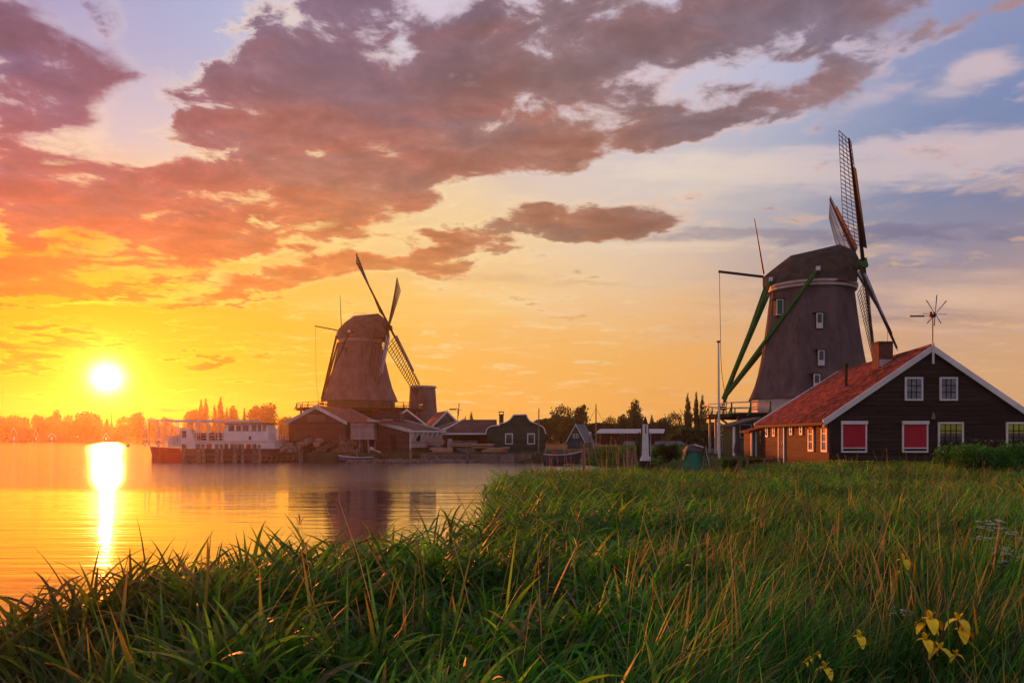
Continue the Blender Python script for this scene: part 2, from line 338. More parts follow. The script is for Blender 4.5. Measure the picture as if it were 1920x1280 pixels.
W = {}
W['thatch'] = mat('thatch', (0.140,0.105,0.108,1), 0.95, 0.30, 0.9, 0.9, 9, 0.1, stretch=(1,1,0.45))
W['thatch_cap'] = mat('thatch_cap', (0.105,0.080,0.066,1), 0.95, 0.35, 1.3, 0.9, 9, 0.1)
W['tar'] = mat('tarred_board', (0.040,0.026,0.021,1), 0.75, 0.35, 1.6, 0.5, 14, 0.25, stretch=(0.3,1,5))
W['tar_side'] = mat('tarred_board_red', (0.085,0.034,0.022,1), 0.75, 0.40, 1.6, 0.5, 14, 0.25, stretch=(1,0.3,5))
W['white'] = mat('white_paint', (0.72,0.72,0.74,1), 0.5, 0.12, 1.2, 0.1, 12)
W['greywhite'] = mat('weathered_white_paint', (0.48,0.47,0.48,1), 0.6, 0.20, 1.5, 0.15, 12)
W['tile'] = mat('clay_tile', (0.30,0.055,0.026,1), 0.85, 0.75, 3.2, 0.5, 25, 0.2, c2=(0.055,0.026,0.022,1))
W['tile_far'] = mat('clay_tile_far', (0.26,0.070,0.040,1), 0.85, 0.45, 1.6, 0.6, 9, 0.2, band=(1,0.34))
W['rooffelt'] = mat('dark_roofing', (0.11,0.048,0.036,1), 0.85, 0.4, 0.8, 0.4, 9, 0.2)
W['green'] = mat('green_paint', (0.020,0.155,0.030,1), 0.45, 0.25, 2.0, 0.1, 10)
W['green_dark'] = mat('dark_green_paint', (0.030,0.070,0.036,1), 0.6, 0.25, 2.0, 0.1, 10)
W['greenboard'] = mat('green_weatherboard', (0.046,0.072,0.050,1), 0.65, 0.3, 1.0, 0.2, 10, band=(2,0.28))
W['tealboard'] = mat('teal_weatherboard', (0.045,0.085,0.090,1), 0.65, 0.3, 1.0, 0.2, 10, band=(2,0.35))
W['brownboard'] = mat('brown_weatherboard', (0.085,0.040,0.042,1), 0.7, 0.3, 1.2, 0.3, 10, band=(2,0.24))
W['greyboard'] = mat('pale_weatherboard', (0.32,0.27,0.27,1), 0.7, 0.25, 1.2, 0.2, 10, band=(2,0.26))
W['oldwood'] = mat('grey_old_wood', (0.20,0.145,0.125,1), 0.85, 0.4, 2.2, 0.5, 18, 0.2, stretch=(1,1,3))
W['darkwood'] = mat('dark_old_wood', (0.045,0.030,0.025,1), 0.8, 0.4, 2.2, 0.4, 18, 0.2)
W['fresh'] = mat('sawn_timber', (0.55,0.34,0.21,1), 0.8, 0.35, 3.0, 0.3, 25, 0.2, stretch=(0.3,3,3))
W['log'] = mat('log_bark', (0.30,0.20,0.17,1), 0.9, 0.45, 2.0, 0.9, 8, 0.15)
W['redpaint'] = mat('red_paint', (0.45,0.03,0.03,1), 0.45, 0.2, 3.0)
W['blind'] = mat('red_blind', (0.42,0.022,0.040,1), 0.75, 0.10, 2.0, 0.1, 40)
W['curtain'] = mat('green_curtain', (0.42,0.46,0.06,1), 0.8, 0.18, 6.0, stretch=(6,1,0.6))
W['netcurtain'] = mat('net_curtain', (0.24,0.27,0.31,1), 0.8, 0.30, 3.0)
W['glass'] = glass('window_glass'); W['glass_light'] = glass('pale_window_glass', (0.10,0.12,0.13,1), 0.12)
W['brick'] = mat('chimney_brick', (0.13,0.060,0.045,1), 0.9, 0.35, 4.0, 0.6, 20)
W['steel'] = mat('boat_white_paint', (0.66,0.64,0.66,1), 0.35, 0.10, 1.5)
W['hull_red'] = mat('hull_red_paint', (0.60,0.020,0.025,1), 0.35, 0.2, 1.0)
W['hull_dark'] = mat('hull_dark_paint', (0.050,0.040,0.060,1), 0.4, 0.2, 1.0)
W['iron'] = mat('black_iron', (0.020,0.018,0.018,1), 0.5, 0.2, 3.0)
W['rope'] = mat('rope', (0.16,0.11,0.08,1), 0.9, 0.2, 9.0)
W['canvas'] = mat('net_canvas', (0.20,0.115,0.080,1), 0.9, 0.35, 3.0, 0.4, 30)
W['parasol'] = mat('parasol_cloth', (0.060,0.050,0.075,1), 0.9, 0.25, 3.0)
W['stone'] = mat('bank_stone', (0.16,0.125,0.115,1), 0.9, 0.4, 1.5, 0.8, 6)
W['teal'] = mat('teal_paint', (0.012,0.190,0.110,1), 0.5, 0.30, 3.0, 0.1, 12, stretch=(2,2,0.6))
W['bluepaint'] = mat('blue_paint', (0.050,0.065,0.140,1), 0.5, 0.3, 2.0)
W['buoy'] = mat('buoy_paint', (0.10,0.03,0.02,1), 0.5, 0.2, 3.0)
W['yellow'] = mat('iris_yellow', (0.95,0.66,0.012,1), 0.6, 0.20, 30)
W['bark'] = mat('tree_bark', (0.045,0.034,0.028,1), 0.9, 0.3, 3.0)
W['tealroof'] = mat('blue_slate', (0.070,0.085,0.115,1), 0.6, 0.25, 2.0)
W['metalroof'] = mat('pale_metal_roof', (0.50,0.46,0.47,1), 0.5, 0.15, 1.0)
W['brickpink'] = mat('pink_brick_wall', (0.33,0.20,0.17,1), 0.9, 0.3, 3.0)
W['slate'] = mat('dark_slate', (0.075,0.062,0.068,1), 0.7, 0.3, 2.0)
W['greenframe'] = mat('pale_green_paint', (0.22,0.30,0.24,1), 0.6, 0.2, 2.0)
W['lampglow'] = emit('lamp_glow', (1.0,0.55,0.20,1), 14.0)

def attr_mat(name, trans=0.45, rough=0.5, spec=0.35, tmul=(1.3,1.9,0.7)):
    """leaf material: colour of each blade from its attribute, light passes through the blade"""
    m = bpy.data.materials.new(name); m.use_nodes = True; nt = m.node_tree; b = nt.nodes['Principled BSDF']; L = nt.links.new
    a = nt.nodes.new('ShaderNodeAttribute'); a.attribute_name = 'tint'
    L(a.outputs[0], b.inputs['Base Color']); b.inputs['Roughness'].default_value = rough; b.inputs['Specular IOR Level'].default_value = spec
    t = nt.nodes.new('ShaderNodeBsdfTranslucent'); mu = nt.nodes.new('ShaderNodeVectorMath'); mu.operation = 'MULTIPLY'
    L(a.outputs[0], mu.inputs[0]); mu.inputs[1].default_value = tmul; L(mu.outputs[0], t.inputs[0])
    mx = nt.nodes.new('ShaderNodeMixShader'); mx.inputs[0].default_value = trans
    L(b.outputs[0], mx.inputs[1]); L(t.outputs[0], mx.inputs[2]); L(mx.outputs[0], nt.nodes['Material Output'].inputs[0]); return m
W['leaf'] = attr_mat('reed_leaf'); W['treeleaf'] = attr_mat('tree_foliage', 0.35, 0.8, 0.1)

def np_mesh(name, verts, quads, tint, material, smooth=False):
    """fast mesh from numpy arrays (all quads) with a colour attribute"""
    me = bpy.data.meshes.new(name); nv, nf = len(verts), len(quads)
    me.vertices.add(nv); me.vertices.foreach_set('co', verts.astype(np.float32).ravel())
    me.loops.add(nf*4); me.loops.foreach_set('vertex_index', quads.astype(np.int32).ravel())
    me.polygons.add(nf); me.polygons.foreach_set('loop_start', np.arange(nf, dtype=np.int32)*4)
    if smooth: me.polygons.foreach_set('use_smooth', np.ones(nf, dtype=bool))
    me.update(calc_edges=True)
    if tint is not None:
        at_ = me.color_attributes.new('tint', 'FLOAT_COLOR', 'POINT')
        c = np.ones((nv, 4), dtype=np.float32); c[:, :3] = tint; at_.data.foreach_set('color', c.ravel())
    me.materials.append(material); return me

# ================================================================== land and water
near_poly = [(-60,-80),(-60,-2),(-16,2.6),(-7.6,4.6),(-4.7,6.2),(-3.6,8.6),(-2.3,9.3),(-1.0,10.9),(-0.15,13.5),(-0.30,20),(-0.45,28),(0.8,33),(5,42),(8.5,55),(10.5,68),(12,80),(500,80),(500,-80)]
mid_poly = [(-30,97.4),(-12,97.2),(-3,97.4),(4,96),(8.5,90),(11,80),(13,70),(900,70),(3500,3500),(-600,3500),(-175,640),(-120,400),(-62,200),(-34,112)]
far_poly = [(-6000,540),(-175,560),(-100,620),(-100,5500),(-6000,5500)]
def sdist(poly, X, Y):
    """signed distance, positive inside"""
    P = np.array(poly, float); n = len(P); d2 = np.full(X.shape, 1e12); ins = np.zeros(X.shape, bool)
    for i in range(n):
        ax, ay = P[i]; bx, by = P[(i+1) % n]; ex, ey = bx-ax, by-ay
        t = np.clip(((X-ax)*ex+(Y-ay)*ey)/(ex*ex+ey*ey), 0, 1)
        d2 = np.minimum(d2, (X-ax-t*ex)**2+(Y-ay-t*ey)**2)
        c = ((ay > Y) != (by > Y)) & (X < (bx-ax)*(Y-ay)/((by-ay) if by != ay else 1e-9)+ax)
        ins ^= c
    return np.where(ins, 1, -1)*np.sqrt(d2)
def hash2(X, Y, s=0):
    v = np.sin(X*12.9898+Y*78.233+s*37.7)*43758.5453; return v-np.floor(v)
def vnoise(X, Y, s=0):
    xi, yi = np.floor(X), np.floor(Y); fx, fy = X-xi, Y-yi; fx = fx*fx*(3-2*fx); fy = fy*fy*(3-2*fy)
    a, b, c, d = hash2(xi,yi,s), hash2(xi+1,yi,s), hash2(xi,yi+1,s), hash2(xi+1,yi+1,s)
    return (a*(1-fx)+b*fx)*(1-fy)+(c*(1-fx)+d*fx)*fy
def height(X, Y):
    X = np.asarray(X, float); Y = np.asarray(Y, float)
    dn = sdist(near_poly, X, Y); dm = sdist(mid_poly, X, Y); df = sdist(far_poly, X, Y)
    hn = np.clip(0.06+dn*0.26, -1.6, 1.12)+0.0
    rise = np.clip((Y-22)/10, 0, 1)*np.clip((X-10.5)/4, 0, 1)*0.34-np.clip((Y-30)/8, 0, 1)*np.clip((14-X)/4, 0, 1)*0.12
    hn = hn+np.where(dn > 0.5, rise, 0)
    hm = np.clip(dm*1.6, -1.6, 1.15+np.clip((X-8)/10, 0, 1)*0.35); hf = np.clip(df*0.3, -1.6, 1.0)
    return np.maximum(np.maximum(hn, hm), hf)+(vnoise(X*0.8, Y*0.8)-0.5)*0.10
def make_ground():
    angs = np.concatenate([np.linspace(-42, 42, 330), np.linspace(43, 317, 90)])
    rad = np.concatenate([[0.5], np.geomspace(1.2, 60, 130), np.geomspace(61, 110, 90), np.geomspace(112, 5200, 60)])
    A, Rr = np.meshgrid(np.radians(angs), rad); X = np.sin(A)*Rr; Y = np.cos(A)*Rr
    Z = height(X, Y); na, nr = len(angs), len(rad)
    idx = np.arange(na*nr).reshape(nr, na); nx = np.roll(idx, -1, axis=1)
    q = np.stack([idx[:-1], nx[:-1], nx[1:], idx[1:]], -1).reshape(-1, 4)
    v = np.stack([X, Y, Z], -1).reshape(-1, 3); c = len(v)
    m = mat('soil_and_turf', (0.045,0.052,0.022,1), 0.95, 0.45, 0.6, 0.6, 5, 0.1, c2=(0.030,0.022,0.014,1))
    me = np_mesh('ground', v, q[:, ::-1], None, m, True); o = bpy.data.objects.new('ground', me); col.objects.link(o)
    o['kind'] = 'structure'; return o
make_ground()

def make_water():
    b = MB(); b.v = [(-5200,-60,0),(5200,-60,0),(5200,5200,0),(-5200,5200,0)]; b.f = [(0,1,2,3)]
    m = bpy.data.materials.new('river_water'); m.use_nodes = True; nt = m.node_tree; nt.nodes.clear(); L = nt.links.new
    g = nt.nodes.new('ShaderNodeNewGeometry')
    def vm(op, a, bb=None, s=None):
        n = nt.nodes.new('ShaderNodeVectorMath'); n.operation = op
        for i, x in ((0, a), (1, bb)):
            if x is None: continue
            if isinstance(x, bpy.types.NodeSocket): L(x, n.inputs[i])
            else: n.inputs[i].default_value = x
        if s is not None:
            if isinstance(s, bpy.types.NodeSocket): L(s, n.inputs[3])
            else: n.inputs[3].default_value = s
        return n.outputs[0]
    def mt(op, a, bb=None, c=None):
        n = nt.nodes.new('ShaderNodeMath'); n.operation = op
        for i, x in ((0, a), (1, bb), (2, c)):
            if x is None: continue
            if isinstance(x, bpy.types.NodeSocket): L(x, n.inputs[i])
            else: n.inputs[i].default_value = x
        return n.outputs[0]
    def noise(v, sc, det, ro=0.5):
        n = nt.nodes.new('ShaderNodeTexNoise'); n.inputs['Scale'].default_value = sc; n.inputs['Detail'].default_value = det; n.inputs['Roughness'].default_value = ro; L(v, n.inputs[0]); return n.outputs[0]
    pos = g.outputs['Position']
    # wind waves: long crests across the river, small ripples, with calm and ruffled patches
    w1 = noise(vm('MULTIPLY', pos, (0.13, 1.0, 1)), 1.1, 4, 0.55)
    w2 = noise(vm('MULTIPLY', pos, (0.22, 1.5, 1)), 4.5, 3, 0.5)
    w4 = noise(vm('MULTIPLY', pos, (0.12, 0.9, 1)), 1.6, 3, 0.55)
    w3 = noise(vm('MULTIPLY', pos, (0.05, 0.22, 1)), 1.0, 2, 0.5)
    sep = nt.nodes.new('ShaderNodeSeparateXYZ'); L(pos, sep.inputs[0])
    patch = nt.nodes.new('ShaderNodeMapRange'); patch.interpolation_type = 'SMOOTHSTEP'
    L(mt('ADD', sep.outputs[1], mt('MULTIPLY', mt('SUBTRACT', noise(vm('MULTIPLY', pos, (0.02, 0.08, 1)), 1.0, 3), 0.5), 26.0)), patch.inputs[0])
    patch.inputs[1].default_value = 42; patch.inputs[2].default_value = 56; patch.inputs[3].default_value = 0.0; patch.inputs[4].default_value = 1.0
    pt = patch.outputs[0]
    b1 = nt.nodes.new('ShaderNodeBump'); b1.inputs['Strength'].default_value = 1.0
    hh = mt('ADD', mt('MULTIPLY', w1, mt('MULTIPLY_ADD', pt, 0.060, 0.016)), mt('MULTIPLY', w2, mt('MULTIPLY_ADD', pt, 0.045, 0.0026)))
    hh = mt('ADD', hh, mt('MULTIPLY', w3, 0.03)); hh = mt('ADD', hh, mt('MULTIPLY', w4, 0.016))
    b1.inputs['Distance'].default_value = 1.0; L(hh, b1.inputs['Height'])
    gl = nt.nodes.new('ShaderNodeBsdfGlossy'); L(b1.outputs[0], gl.inputs['Normal']); gl.inputs[0].default_value = (0.96, 0.96, 0.97, 1)
    L(mt('MULTIPLY_ADD', pt, 0.05, 0.045), gl.inputs['Roughness'])
    df = nt.nodes.new('ShaderNodeBsdfDiffuse'); df.inputs[0].default_value = (0.060, 0.045, 0.030, 1)
    lw = nt.nodes.new('ShaderNodeFresnel'); lw.inputs[0].default_value = 1.75; L(b1.outputs[0], lw.inputs['Normal'])
    fac = mt('MINIMUM', mt('MULTIPLY_ADD', lw.outputs[0], 0.75, 0.32), 1.0)
    mx = nt.nodes.new('ShaderNodeMixShader'); L(fac, mx.inputs[0]); L(df.outputs[0], mx.inputs[1]); L(gl.outputs[0], mx.inputs[2])
    o = nt.nodes.new('ShaderNodeOutputMaterial'); L(mx.outputs[0], o.inputs[0])
    b.build('water', m, kind='structure')
make_water()

# ================================================================== haze over the river
def make_haze():
    b = MB(); b.box(-900, -14, -2.6, 700, 900, 42)
    m = bpy.data.materials.new('evening_haze'); m.use_nodes = True; nt = m.node_tree; nt.nodes.clear()
    v = nt.nodes.new('ShaderNodeVolumePrincipled'); v.inputs['Color'].default_value = (0.95, 0.85, 0.76, 1)
    v.inputs['Density'].default_value = HAZE; v.inputs['Anisotropy'].default_value = 0.80
    o = nt.nodes.new('ShaderNodeOutputMaterial'); nt.links.new(v.outputs[0], o.inputs[1])
    b.build('haze', m, kind='stuff')
HAZE = 0.00022
make_haze()

# ================================================================== generic building pieces
def window(parent, x, z, w, h, y=0.0, t=0.09, pane='glass', nx=2, nz=2, frame='white', name='window', dep=0.06, mt_=0.035, axis='y', bars='white'):
    """framed window standing proud of a wall that faces -y (or -x)"""
    def P_(b, x0, y0, z0, x1, y1, z1):
        if axis == 'y': b.box(x0, y0, z0, x1, y1, z1)
        else: b.box(y0, x0, z0, y1, x1, z1)
    b = MB()
    P_(b, x, y-dep, z, x+t, y+0.01, z+h); P_(b, x+w-t, y-dep, z, x+w, y+0.01, z+h)
    P_(b, x+t, y-dep, z, x+w-t, y+0.01, z+t); P_(b, x+t, y-dep, z+h-t, x+w-t, y+0.01, z+h)
    fr = b.build(name, W[frame], parent)
    p = MB(); P_(p, x+t-0.005, y-0.022, z+t-0.005, x+w-t+0.005, y-0.004, z+h-t+0.005); p.build('pane', W[pane], fr)
    if nx > 1 or nz > 1:
        m = MB(); iw, ih = w-2*t, h-2*t
        for i in range(1, nx): P_(m, x+t+iw*i/nx-mt_/2, y-0.042, z+t, x+t+iw*i/nx+mt_/2, y-0.023, z+h-t)
        for j in range(1, nz): P_(m, x+t, y-0.044, z+t+ih*j/nz-mt_/2, x+w-t, y-0.0235, z+t+ih*j/nz+mt_/2)
        m.build('glazing_bar', W[bars], fr)
    return fr

def gable_house(name, label, cat, loc, rz, w, d, he, hr, wall, roof, trim='greywhite', oh=0.25, th=0.12, bw=0.30, group=None, apex=0.5, he2=None, barge=True, base=0.8):
    t = thing(name, label, cat, loc, rz, group); he2 = he if he2 is None else he2; ax = w*apex
    MB().prism([(0,-base),(w,-base),(w,he2-0.02),(ax,hr-0.05),(0,he-0.02)], 0, d).build('wall', W[wall], t)
    sl1 = (hr-he)/ax; sl2 = (hr-he2)/(w-ax)
    a = [(-oh, he-oh*sl1), (ax, hr)]; c = [(ax, hr), (w+oh, he2-oh*sl2)]
    MB().prism([a[0], a[1], (ax, hr+th*1.1), (a[0][0]-0.02, a[0][1]+th)], -0.18, d+0.18).build('roof', W[roof], t)
    MB().prism([c[0], c[1], (c[1][0]+0.02, c[1][1]+th), (ax+0.001, hr+th*1.1)], -0.18, d+0.18).build('roof', W[roof], t)
    if barge:
        for (p, q) in ((a[0], a[1]), (c[0], c[1])):
            for y0 in (-0.25, d+0.18):
                MB().prism([(p[0], p[1]-bw*0.6), (q[0], q[1]-bw*0.6), (q[0], q[1]+th*1.5), (p[0], p[1]+th*1.5)], y0, y0+0.07).build('bargeboard', W[trim], t)
    return t

# ================================================================== smock mills
def make_mill(name, label, C, gz, prof, fz, fr, sections, hub, alpha, tilt, L, theta, spr, tailp, colr, mast, lever, wins, base_r, base_mat, post_mat, detail=True, latw=2.15, green='green', body='thatch', bt=0.048, ringdz=0.0, nb=26):
    t = thing(name, label, 'windmill', (C[0], C[1], gz))
    o3 = Vector((C[0], C[1], gz))
    def lo(p): return Vector(p)-o3
    # tower
    MB().lathe([(r, z-gz) for r, z in prof], 48, (0,0), 0.75, R(11)).build('tower', W[body], t, smooth=False)
    r0, z0 = prof[0]
    MB().lathe([(r0-0.55, fz-gz+0.02), (r0-0.55, z0-gz+0.05)], 16, rot=R(11), caps=False).build('skirting', W[colr[0]], t)
    MB().lathe([(base_r*1.06, 0-0.8), (base_r, fz-gz-0.35)], 8, rot=R(11+22.5)).build('base', W[base_mat], t)
    # stage
    n = 16; ring = [(fr*math.cos(2*math.pi*i/n+0.1), fr*math.sin(2*math.pi*i/n+0.1)) for i in range(n)]
    MB().prismz(ring, fz-gz-0.30, fz-gz-0.05).build('stage_beam', W['darkwood'], t)
    MB().prismz([(x*1.015, y*1.015) for x, y in ring], fz-gz-0.05, fz-gz+0.02).build('stage_floor', W['oldwood'], t)
    for k, (hh, ww) in enumerate(((0.95, 0.09), (0.5, 0.06))):
        b = MB()
        for i in range(n): b.bar((*ring[i], fz-gz+hh), (*ring[(i+1) % n], fz-gz+hh), ww, ww*1.1)
        b.build('rail', W[colr[0]], t)
    bal = MB().bar((0,0,-0.25), (0,0,0.95), 0.11, 0.09).bar((0.45,0,-0.30), (0.02,0,0.55), 0.10, 0.10).mesh('baluster'); bal.materials.append(W[colr[1]])
    for i in range(n):
        for s in (0, 0.5):
            x = ring[i][0]*(1-s)+ring[(i+1) % n][0]*s; y = ring[i][1]*(1-s)+ring[(i+1) % n][1]*s
            inst(bal, 'baluster', t, (x, y, fz-gz), (0, 0, math.atan2(y, x)))
    for i in range(n):
        x, y = ring[i][0]*0.93, ring[i][1]*0.93
        MB().bar((x, y, -0.8), (x, y, fz-gz-0.3), 0.20, 0.20).build('post', W[post_mat], t)
        MB().bar((x*0.62, y*0.62, fz-gz-2.6), (x*0.95, y*0.95, fz-gz-0.4), 0.14).build('strut', W[post_mat], t)
    # cap
    ca, sa = math.cos(alpha), math.sin(alpha); ah = Vector((ca, sa, 0)); nh = Vector((sa, -ca, 0))   # nh: towards the viewer
    if nh.y > 0: nh = -nh
    vs, fs, m = [], [], 13
    for (s, zb, zt, hw) in sections:
        for j in range(m):
            u = -1+2*j/(m-1); z = zb+(zt-zb)*(1-abs(u)**2.1); 
            vs.append(ah*s+nh*(hw*u)*(1.0 if abs(u) < 1 else 0.96)+Vector((0,0,z-gz)))
    ns = len(sections)
    for i in range(ns-1):
        for j in range(m-1): fs.append((i*m+j, i*m+j+1, (i+1)*m+j+1, (i+1)*m+j))
        fs.append((i*m, (i+1)*m, (i+1)*m+m-1, i*m+m-1))
    fs += [tuple(range(m)), tuple(range((ns-1)*m+m-1, (ns-1)*m-1, -1))]
    cap = MB().add(vs, fs).build('cap', W['thatch_cap'], t)
    rt, zt_ = prof[-1]; zt_ += ringdz
    MB().lathe([(rt+0.05, zt_-gz-0.12), (rt+0.22, zt_-gz-0.1), (rt+0.30, zt_-gz+0.42), (rt+0.1, zt_-gz+0.45)], 32).build('cap_ring', W['greywhite'], t)
    MB().lathe([(rt+0.285, zt_-gz+0.10), (rt+0.31, zt_-gz+0.20)], 32, caps=False).build('red_band', W['redpaint'], t)
    # spruiten (cross beams) and tail poles
    ends = []
    for (s, zz, ll) in spr:
        for sg in (1, -1):
            e = ah*s+nh*ll*sg+Vector((0,0,zz-gz)); i_ = ah*s+nh*ll*0.35*sg+Vector((0,0,zz-gz))
            bm_ = MB().bar(i_, e, 0.34).build('cross_beam', W[green], t)
            MB().bar(e*0.0+i_+(e-i_)*0.90, i_+(e-i_)*0.97, 0.36, 0.36).build('red_band', W['redpaint'], bm_)
            MB().bar(i_+(e-i_)*0.97, i_+(e-i_)*1.10, 0.36, 0.36).build('white_tip', W['white'], bm_)
            ends.append(e)
    tp = lo(tailp)
    tail0 = ah*(sections[0][0]+0.4)+Vector((0,0,sections[0][1]-gz+0.3))
    MB().bar(tail0, tp+Vector((0,0,-0.6)), 0.28, 0.28).build('tail_pole', W['green_dark' if green == 'green' else green], t)
    for e in ends: MB().bar(e, tp, 0.28, 0.28).build('tail_brace', W[green], t)
    wz = MB().tube(tp+Vector((-0.3,-0.3,-0.9)), tp+Vector((0.3,0.3,-0.9)), 0.2, n=10)
    for k in range(5):
        aa = k*math.pi/2.5; wz.bar(tp+Vector((0.3,0.3,-0.9)), tp+Vector((0.3+0.5*math.cos(aa), 0.3-0.5*math.cos(aa)*0.3, -0.9+0.7*math.sin(aa))), 0.07)
    wz.build('winch', W['darkwood'], t)
    # brake lever with its rope, lightning mast
    MB().bar(lo(lever[0]), lo(lever[1]), 0.20, 0.22).build('brake_lever', W['darkwood'], t)
    pts = [lo(lever[0])+Vector((0.1,0,0))]; zend = fz-gz+1.0
    for k in range(1, 9):
        f_ = k/8; pts.append(Vector((pts[0].x+0.2*f_+ (2.2*max(0, f_-0.7)**1.2), pts[0].y, pts[0].z+(zend-pts[0].z)*f_)))
    MB().path(pts, 0.028, 5).build('brake_rope', W['rope'], t)
    MB().tube(lo(mast[0]), lo(mast[1]), 0.09, 0.04, 6).build('lightning_rod', W['iron'], t)
    # windshaft and four sails
    a = Vector((math.cos(tilt)*ca, math.cos(tilt)*sa, math.sin(tilt))); H = lo(hub)
    MB().tube(H-a*3.0, H+a*0.35, 0.36, 0.34, 12).build('windshaft', W['darkwood'], t)
    pf = MB(); e1 = Vector((-sa, ca, 0)); e2 = a.cross(e1)
    if e2.z < 0: e2 = -e2
    pf.bar(H-a*0.45, H+a*0.55, 0.8, 0.8, up=e2); pf.build('poll_end', W[green], t)
    for k in range(4):
        th = theta+k*math.pi/2; d = e1*math.cos(th)+e2*math.sin(th); side = -(a.cross(d)); off = a*(0.22 if k % 2 else -0.14)
        H2 = H+off
        st = MB().bar(H2-d*0.2, H2+d*L, 0.36, 0.30, up=a, w2=0.17).build('sail', W['darkwood'], t)
        def lat(r, w): 
            f_ = (r/L); psi = R(26*(1-f_)+9); return H2+d*r+side*(w*math.cos(psi))-a*(w*math.sin(psi))*TWIST
        lt = MB(); rs = [L*0.15+i*(L*0.85-0.12)/nb for i in range(nb+1)]
        for r in rs: lt.bar(lat(r, -0.42 if r > L*0.78 else -0.1), lat(r, latw), bt, bt, up=a)
        for w in (latw*0.34, latw*0.67, latw):
            for i in range(nb): lt.bar(lat(rs[i], w), lat(rs[i+1], w), bt*0.9, bt*0.9, up=a)
        for i in range(int(nb*0.8), nb): lt.bar(lat(rs[i], -0.42), lat(rs[i+1], -0.42), 0.07, 0.05, up=a)
        lt.build('sail_lattice', W['darkwood'], st)
        bd = MB()
        for i in range(0, int(nb*0.77)):
            p, q, p2, q2 = lat(rs[i], -0.14), lat(rs[i+1], -0.14), lat(rs[i], -0.62), lat(rs[i+1], -0.62); o_ = a*0.05
            bd.hexa([p, q, q2+o_*0, p2], [p+o_, q+o_, q2+o_, p2+o_])
        bd.build('leading_board', W[('tar','tar','greywood','greywood')[k]], st)
        if detail:   # furled sail cloth along the stock
            pts = [lat(rs[i], 0.16+0.05*math.sin(i*1.3+k)) + a*0.12 for i in range(0, int(nb*0.92))]
            MB().path(pts, 0.11, 6, 0.05).build('furled_cloth', W['canvas_grey'], st, smooth=True)
    # windows on the thatch
    for (px_, py_, w_, h_, kind_) in wins:
        Yg = C[1]-rt_at(prof, CZ-(py_-HY)*C[1]/F)
        p = lo(at(px_, py_, Yg)); rr = rt_at(prof, p.z+gz)
        yy = -math.sqrt(max(0.1, rr*rr-p.x*p.x))
        fr_ = window(t, p.x-w_/2, p.z-h_/2, w_, h_, yy-0.12, 0.07, 'glass_teal' if kind_ == 'glass_light' else kind_, 1, 1, 'white' if kind_ != 'glass' else 'darkwood', dep=0.10)
        if kind_ == 'glass_light': MB().box(p.x-w_/2+0.05, yy-0.19, p.z-h_/2+0.05, p.x+w_/2-0.05, yy-0.145, p.z-h_/2+h_*0.36).build('shutter', W['white'], fr_)
        MB().box(p.x-w_/2+0.02, yy-0.10, p.z-h_/2, p.x+w_/2-0.02, yy+0.7, p.z+h_/2-0.02).build('window_box', W['darkwood'], t)
        MB().box(p.x-w_/2-0.18, yy-0.25, p.z+h_/2+0.03, p.x+w_/2+0.18, yy+0.8, p.z+h_/2+0.09).build('window_hood', W['darkwood'], t)
    return t
def rt_at(prof, z):
    for (r0, z0), (r1, z1) in zip(prof, prof[1:]):
        if z0 <= z <= z1: return r0+(r1-r0)*(z-z0)/(z1-z0)
    return prof[0][0] if z < prof[0][1] else prof[-1][0]
TWIST = 1.0
W['glass_teal'] = mat('teal_window', (0.04,0.11,0.10,1), 0.3, 0.2, 2.0)
W['greywood'] = mat('grey_sail_board', (0.30,0.27,0.29,1), 0.8, 0.3, 3.0)
W['canvas_grey'] = mat('grey_sail_cloth', (0.36,0.35,0.38,1), 0.85, 0.3, 3.0)

def prof_from(cx, Y, pts, zs=None):
    """tower outline from (y pixel, half width pixels)"""
    return [(hw*Y/F, CZ-(py-HY)*Y/F) for py, hw in pts]
Y1 = 75.4
make_mill('windmill', 'large thatched windmill with bright green tail braces, rising behind the red-roofed wooden house',
    (28.3, Y1), 1.5, prof_from(0, Y1, [(749,118),(736,112),(722,106),(700,99.5),(670,93.5),(630,87),(590,81.5),(560,78),(546,76)]), 5.15, 10.0,
    [(-4.35,17.6,18.35,0.9),(-3.9,17.25,18.75,1.9),(-2.9,17.05,19.5,2.9),(-1.8,17.0,20.3,3.6),(0.2,17.0,20.62,4.1),(2.5,17.05,21.05,3.7),(3.4,17.15,20.6,2.8),(3.9,17.3,20.15,2.0)],
    at(1614,495,74), R(-18.3), R(12.9), 12.6, R(45.4),
    [(0.4, 17.95, 4.9), (-3.6, 17.75, 2.3)], at(1356,748,78.0), ('greywhite','green'),
    (at(1432,514,76.7), at(1414.5,410,76.7)), (at(1347,509,77.5), at(1432,519,76.5)),
    [(1476,569,0.62,1.45,'teal'),(1535.5,601.5,0.55,1.35,'glass_light'),(1538.5,671,0.55,1.35,'glass_light'),(1531,714,0.55,1.2,'glass_light')],
    5.4, 'brownboard', 'greywhite')
K2 = 1.35; Y2 = 113.0*K2
def k2(z): return CZ+(z-CZ)*K2
